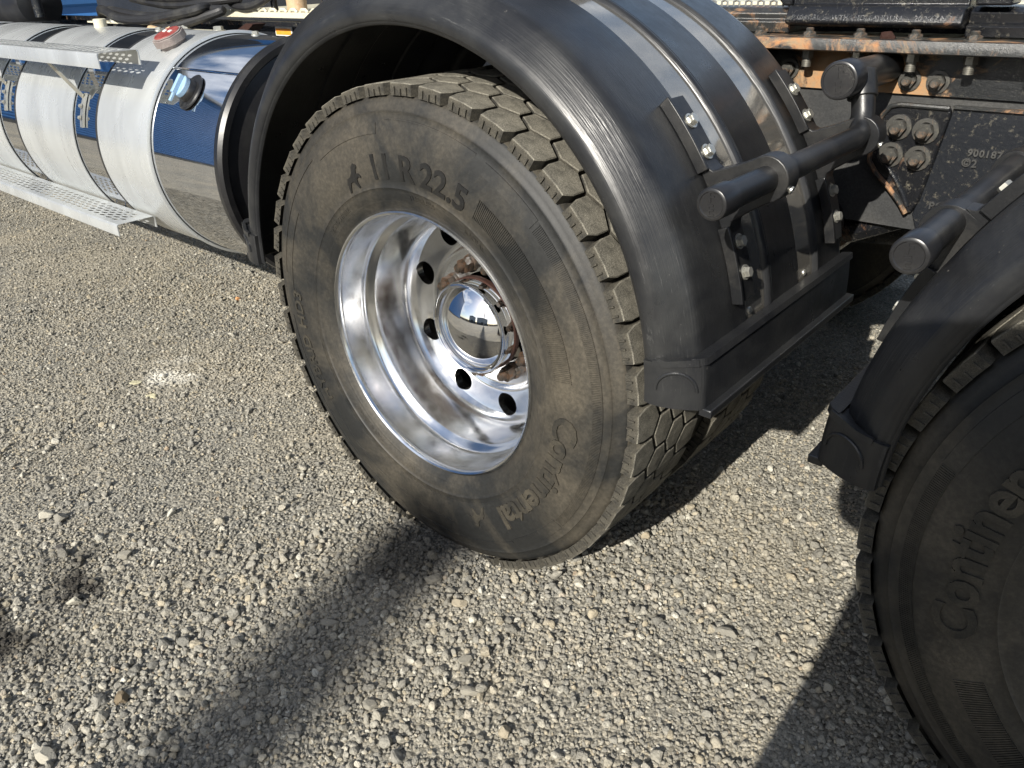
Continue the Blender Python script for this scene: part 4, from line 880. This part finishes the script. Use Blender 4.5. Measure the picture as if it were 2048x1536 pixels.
# ------------------------------------------------------------------ loose stones that stand out
def stone(x_, y_, sx_, sy_, sz_, rz, seed, col, label, sink=0.45, tilt=0.3):
    me = rock('stone', 3, seed, 10, (1, 1, 1)); me.materials.append(stone_mat('stone', None, col))
    o = obj('stone', me); z_ = float(gh(np.array(x_), np.array(y_)))
    o.location = (x_, y_, z_ + sz_ * (1 - sink)); o.scale = (sx_, sy_, sz_); o.rotation_euler = (random.uniform(-tilt, tilt), random.uniform(-tilt, tilt), rz)
    return tag(o, label, 'stone', 'larger stones lying on the gravel')
GREY, PALE, TAN, WHT, BRN = (0.235, 0.222, 0.188), (0.40, 0.375, 0.31), (0.32, 0.275, 0.20), (0.52, 0.495, 0.41), (0.17, 0.135, 0.09)
for args in (
    (0.3745, -0.2647, 0.024, 0.016, 0.010, 0.7, 1, GREY, 'large flat angular grey stone on the gravel below the wheel, at the bottom centre'),
    (0.2563, -0.1382, 0.011, 0.011, 0.011, 0.3, 2, WHT, 'small whitish angular stone between grey pebbles just below the wheel'),
    (0.6786, 0.1773, 0.024, 0.013, 0.012, 0.25, 3, GREY, 'oblong grey block of stone half sunk in the gravel left of the shaded wheel'),
    (0.3903, 0.3199, 0.012, 0.011, 0.013, 0.2, 4, TAN, 'small upright tan stone with a black shadow beside the first wheel shadow'),
    (0.2395, -0.2447, 0.012, 0.009, 0.010, 0.9, 5, PALE, 'pale pointed stone among grey pebbles below and left of the wheel foot'),
    (-0.4871, -0.6491, 0.019, 0.010, 0.014, 0.9, 6, WHT, 'pale upright shard beside the dark stony patch at the left edge'),
    (-0.1378, -0.7051, 0.016, 0.014, 0.016, 0.2, 7, BRN, 'rough brown clod standing on the gravel at the lower left'),
    (-1.4249, -0.0527, 0.026, 0.020, 0.005, 0.5, 8, (0.48, 0.45, 0.29), 'flat yellowish stone in front of the tank step, farther of two'),
    (-1.2982, -0.0626, 0.026, 0.016, 0.005, 0.2, 9, (0.50, 0.47, 0.31), 'flat yellowish stone in front of the tank step, nearer of two'),
    (-1.8367, 0.6004, 0.013, 0.012, 0.008, 0.0, 10, (0.60, 0.26, 0.09), 'tiny bright orange stone on the gravel beside the tank end'),
    (-0.835, -0.5421, 0.024, 0.019, 0.016, 0.4, 11, GREY, 'rounded grey stone among pale ones near the left edge'),
    (-0.885, -0.560, 0.022, 0.016, 0.012, 0.9, 12, PALE, 'pale blunt stone touching the rounded grey one near the left edge'),
    (-0.5629, -0.5053, 0.026, 0.013, 0.011, 0.8, 13, GREY, 'long grey slanting stone right of the dark stony patch on the left'),
    (-0.1298, -0.8524, 0.022, 0.016, 0.012, 0.5, 14, PALE, 'broad pale stone at the bottom left corner of the gravel'),
    (-0.060, -0.625, 0.017, 0.011, 0.009, 0.5, 15, PALE, 'pale oblong stone left of the soft diagonal shadow'),
    (0.6776, 0.1051, 0.016, 0.012, 0.007, 0.4, 16, GREY, 'flat grey stone half buried just below the oblong block'),
    (0.4792, -0.2896, 0.014, 0.012, 0.012, 0.3, 17, TAN, 'tan lump of stone with shaded side at the bottom centre edge'),
    (0.315, -0.222, 0.017, 0.014, 0.011, 1.1, 18, GREY, 'blunt grey stone right of the pale pointed one'),
    (0.20, -0.118, 0.019, 0.015, 0.011, 0.7, 19, TAN, 'rounded tan stone below the wheel, left of the small whitish one'),
    (0.245, -0.405, 0.017, 0.014, 0.010, 0.6, 20, GREY, 'smooth grey stone inside the soft diagonal shadow'),
    (0.02, -0.33, 0.024, 0.011, 0.009, 0.8, 21, GREY, 'long grey stone at the upper end of the soft diagonal shadow'),
    (0.10, -0.10, 0.020, 0.014, 0.014, 1.0, 22, GREY, 'dark grey stone leaning against the foot of the wheel'),
    (0.93, -0.02, 0.013, 0.010, 0.008, 0.4, 23, WHT, 'whitish chip lying in the big shadow at the bottom right'),
    (0.886, 0.175, 0.012, 0.011, 0.009, 0.4, 24, PALE, 'pale pebble in the big shadow close to the shaded tyre'),
    (-0.72, -0.595, 0.017, 0.012, 0.010, 0.2, 25, (0.11, 0.105, 0.10), 'blackish stone in the dark patch at the left edge'),
    ): stone(*args)

# ------------------------------------------------------------------ what stands behind the camera
def corrugated(b, x_, y0, y1, z0, z1, pitch=0.25, dep=0.04):
    P = []; z_ = z0
    while z_ < z1 - 1e-6:
        P += [(x_, z_), (x_, z_ + pitch * 0.35), (x_ + dep, z_ + pitch * 0.5), (x_ + dep, z_ + pitch * 0.85)]; z_ += pitch
    V = [(a_, y0, c_) for a_, c_ in P] + [(a_, y1, c_) for a_, c_ in P]; n = len(P)
    b.add(V, [(i, i + 1, n + i + 1, n + i) for i in range(n - 1)])
bb = empty('warehouse', (-12, -7, 0), 'tall blue warehouse clad in horizontal ribbed sheets, seen mirrored in the tank', 'building')
b = MB(); corrugated(b, -0.04, -9.5, 16, 0.3, 9.0); b.obj('cladding', 'bluewall', bb, smooth=False)
MB().box((-14, -9.5, 0.0), (-0.05, 16, 9.0)).obj('wall', 'bluewall', bb, smooth=False)
MB().prism([(-14.3, 9.0), (0.15, 9.0), (0.15, 9.2), (-7, 10.4), (-14.3, 9.2)], -9.7, 16.2).obj('roof', 'roof', bb, smooth=False)
MB().box((-0.05, -9.5, -0.05), (0.03, 16, 0.295)).obj('plinth', 'dark', bb, smooth=False)
for nm, lx, ly, sx_, sy_, hh, lab in (('shed', -9, -48, 9, 8, 8, 'narrow grey shed far off, beside the blue warehouse'), ('shed', 6, -52, 16, 10, 9, 'wide grey shed far off, mirrored in the hub cap')):
    t_ = empty(nm, (lx, ly, 0), lab, 'building')
    MB().box((-sx_/2, -sy_/2, 0), (sx_/2, sy_/2, hh)).obj('wall', 'shed', t_, smooth=False)
    MB().prism([(-sx_/2 - 0.3, hh), (sx_/2 + 0.3, hh), (0, hh + 1.2)], -sy_/2 - 0.3, sy_/2 + 0.3).obj('roof', 'roof', t_, smooth=False)
    MB().box((-1.8, sy_/2, 0), (1.8, sy_/2 + 0.05, 4)).obj('door', 'dark', t_, smooth=False)
fn = empty('board_fence', (0, -30, 0), 'long low dark board fence across the far side of the yard', 'fence')
for k in range(14):
    MB().box((-22 + 3.2 * k, -0.06, 0), (-22 + 3.2 * k + 0.12, 0.06, 2.0)).obj('post', 'dark', fn, smooth=False)
    for q in range(4): MB().box((-22 + 3.2 * k + 0.121, -0.02, 0.15 + 0.46 * q), (-22 + 3.2 * k + 3.199, 0.02, 0.58 + 0.46 * q)).obj('board', 'dark', fn, smooth=False)
pt = empty('yard_post', (2.60, -14.1, 0), 'tall square galvanised post whose soft shadow crosses the gravel', 'post')
MB().box((-0.11, -0.11, 0), (0.11, 0.11, 8.45)).obj('shaft', 'post', pt, bevel=0.01)
MB().box((-0.16, -0.16, 0), (0.16, 0.16, 0.03)).obj('base_plate', 'post', pt, bevel=0.005)
MB().prism([(-0.12, 8.45), (0.12, 8.45), (0.12, 8.48), (0, 8.53), (-0.12, 8.48)], -0.12, 0.12).obj('cap', 'post', pt)

# ---- the photographer, whose shadow covers the right hand wheel
PX, PY = 1.45, -1.30
def person():
    J = {}; R_ = {}
    def j(n, p, r): J[n] = Vector(p); R_[n] = r
    j('pelvis', (0, 0, 1.00), 0.300); j('waist', (0, 0, 1.16), 0.290); j('chest', (0, -0.01, 1.37), 0.310); j('collar', (0, -0.01, 1.52), 0.200); j('neck', (0, 0.0, 1.63), 0.085); j('skull0', (0, 0.015, 1.70), 0.090); j('skull', (0, 0.015, 1.78), 0.130); j('crown', (0, 0.0, 1.865), 0.110)
    ch = [('pelvis','waist'),('waist','chest'),('chest','collar'),('collar','neck'),('neck','skull0'),('skull0','skull'),('skull','crown')]
    for s_, n in ((-1, 'l'), (1, 'r')):
        j(n+'hip', (s_*0.17, 0, 0.86), 0.190); j(n+'knee', (s_*0.31, 0.02, 0.50), 0.125); j(n+'calf', (s_*0.33, -0.01, 0.36), 0.088); j(n+'ankle', (s_*0.36, -0.02, 0.10), 0.062); j(n+'heel', (s_*0.36, -0.03, 0.055), 0.062); j(n+'toe', (s_*0.40, 0.17, 0.045), 0.055)
        ch += [('pelvis', n+'hip'), (n+'hip', n+'knee'), (n+'knee', n+'calf'), (n+'calf', n+'ankle'), (n+'ankle', n+'heel'), (n+'heel', n+'toe')]
    hand = {'l': CAM - Vector((PX, PY, 0)) + CR @ Vector((-0.045, -0.02, 0.055)), 'r': CAM - Vector((PX, PY, 0)) + CR @ Vector((0.075, -0.03, 0.065))}
    for s_, n in ((-1, 'l'), (1, 'r')):
        j(n+'sho', (s_*0.28, -0.01, 1.49), 0.125); el = Vector((s_*0.33, 0.03, 1.20)); j(n+'elb', el, 0.075)
        w_ = el.lerp(hand[n], 0.80); j(n+'wri', w_, 0.042); d_ = (hand[n] - el).normalized(); pm_ = w_ + d_ * 0.075; j(n+'palm', pm_, 0.034)
        ch += [('collar', n+'sho'), (n+'sho', n+'elb'), (n+'elb', n+'wri'), (n+'wri', n+'palm')]
        upv = Vector((0, 0, 1)); upv = (upv - d_ * upv.dot(d_)).normalized(); sv = d_.cross(upv)
        inw = sv if (sv.x * -s_) > 0 else -sv
        for q in range(4):
            base = pm_ + upv * (0.030 - 0.020 * q); L = (0.036, 0.040, 0.037, 0.029)[q]
            a_ = base + d_ * 0.030; b_ = a_ + (d_ * 0.75 + inw * 0.65).normalized() * L * 0.8; c_ = b_ + (d_ * 0.2 + inw * 1.0).normalized() * L * 0.6
            for k, (pp, rr) in enumerate(((base, 0.0105), (a_, 0.0095), (b_, 0.0085), (c_, 0.0075))): j(f'{n}f{q}{k}', pp, rr)
            ch += [(n+'palm', f'{n}f{q}0')] + [(f'{n}f{q}{k}', f'{n}f{q}{k+1}') for k in range(3)]
        t0 = w_ + d_ * 0.03 + upv * 0.022 ; t1_ = t0 + (upv * 0.8 + d_ * 0.5).normalized() * 0.034; t2_ = t1_ + (d_ * 0.9 + inw * 0.4).normalized() * 0.028
        for k, (pp, rr) in enumerate(((t0, 0.013), (t1_, 0.011), (t2_, 0.0095))): j(f'{n}t{k}', pp, rr)
        ch += [(n+'wri', f'{n}t0'), (f'{n}t0', f'{n}t1'), (f'{n}t1', f'{n}t2')]
    names = list(J); me = bpy.data.meshes.new('person'); me.from_pydata([tuple(J[n]) for n in names], [(names.index(a_), names.index(b_)) for a_, b_ in ch], [])
    o = bpy.data.objects.new('person', me); COL.objects.link(o)
    o.modifiers.new('skin', 'SKIN'); sv = me.skin_vertices[0].data
    for k, n in enumerate(names):
        rr = R_[n]; sv[k].radius = (rr, rr * (0.72 if n in ('pelvis', 'waist', 'chest', 'collar') else 1.0)) if n not in ('skull', 'crown', 'skull0') else (rr * 0.9, rr)
        sv[k].use_root = (n == 'pelvis')
    sb = o.modifiers.new('sub', 'SUBSURF'); sb.levels = 2; sb.render_levels = 2
    dg_ = bpy.context.evaluated_depsgraph_get(); dg_.update(); nm_ = bpy.data.meshes.new_from_object(o.evaluated_get(dg_)); nm_.name = 'person'
    bpy.data.objects.remove(o)
    nm_.materials.clear()
    for k in ('jacket', 'trousers', 'skin', 'boot'): nm_.materials.append(M[k])
    wl_ = [J['lwri'], J['rwri']]
    for p in nm_.polygons:
        c = p.center
        if c.z < 0.12: p.material_index = 3
        elif max(nm_.vertices[i].co.z for i in p.vertices) < 0.80 and abs(c.y) < 0.25: p.material_index = 1
        elif c.z > 1.595: p.material_index = 2
        elif any((c - J[n + 'wri']).dot((J[n+'palm'] - J[n+'wri']).normalized()) > -0.005 and (c - J[n + 'palm']).length < 0.2 for n in 'lr'): p.material_index = 2
        else: p.material_index = 0
    nm_.shade_smooth()
    pr = obj('person', nm_, None, None, (PX, PY, 0))
    tag(pr, 'person in navy jacket and grey trousers standing with feet apart, holding up a phone', 'person')
    hr = MB(); hr.lathe([(0.0, 0.0001), (0.0, 0.05), (-0.02, 0.088), (-0.06, 0.098), (-0.10, 0.092)], 24); h_ = hr.obj('hair', 'hair', pr, (0, -0.006, 1.835)); h_.rotation_euler = (math.pi / 2 + 0.25, 0, 0); h_.rotation_euler = along((0, -0.22, 1)); 
    for s_ in (-1, 1):
        MB().lathe([(0, 0.0001), (0, 0.011), (-0.006, 0.009), (-0.009, 0.0001)], 12).obj('eye', 'white', pr, (s_*0.032, 0.098, 1.792), rot=along((0, 1, 0)))
        MB().tube([(s_*0.084, 0.01, 1.815), (s_*0.096, 0.0, 1.80), (s_*0.092, 0.0, 1.76), (s_*0.083, 0.012, 1.75)], 0.010, 8).obj('ear', 'skin', pr)
    MB().tube([(0, 0.100, 1.805), (0, 0.120, 1.762), (0, 0.104, 1.752)], [0.010, 0.016, 0.010], 10).obj('nose', 'skin', pr)
    MB().tube([(-0.024, 0.083, 1.722), (0, 0.094, 1.720), (0.024, 0.083, 1.722)], 0.006, 8).obj('mouth', 'red', pr)
person()
ph = empty('smartphone', CAM + CR @ Vector((0.015, -0.02, 0.022)), 'black smartphone held up in both hands by the photographer', 'phone')
ph.rotation_euler = CR.to_euler()
MB().box((-0.076, -0.036, -0.004), (0.076, 0.036, 0.004)).obj('body', 'phone', ph, bevel=0.003)
MB().box((-0.073, -0.033, 0.0041), (0.073, 0.033, 0.0048)).obj('screen', 'rubber', ph)
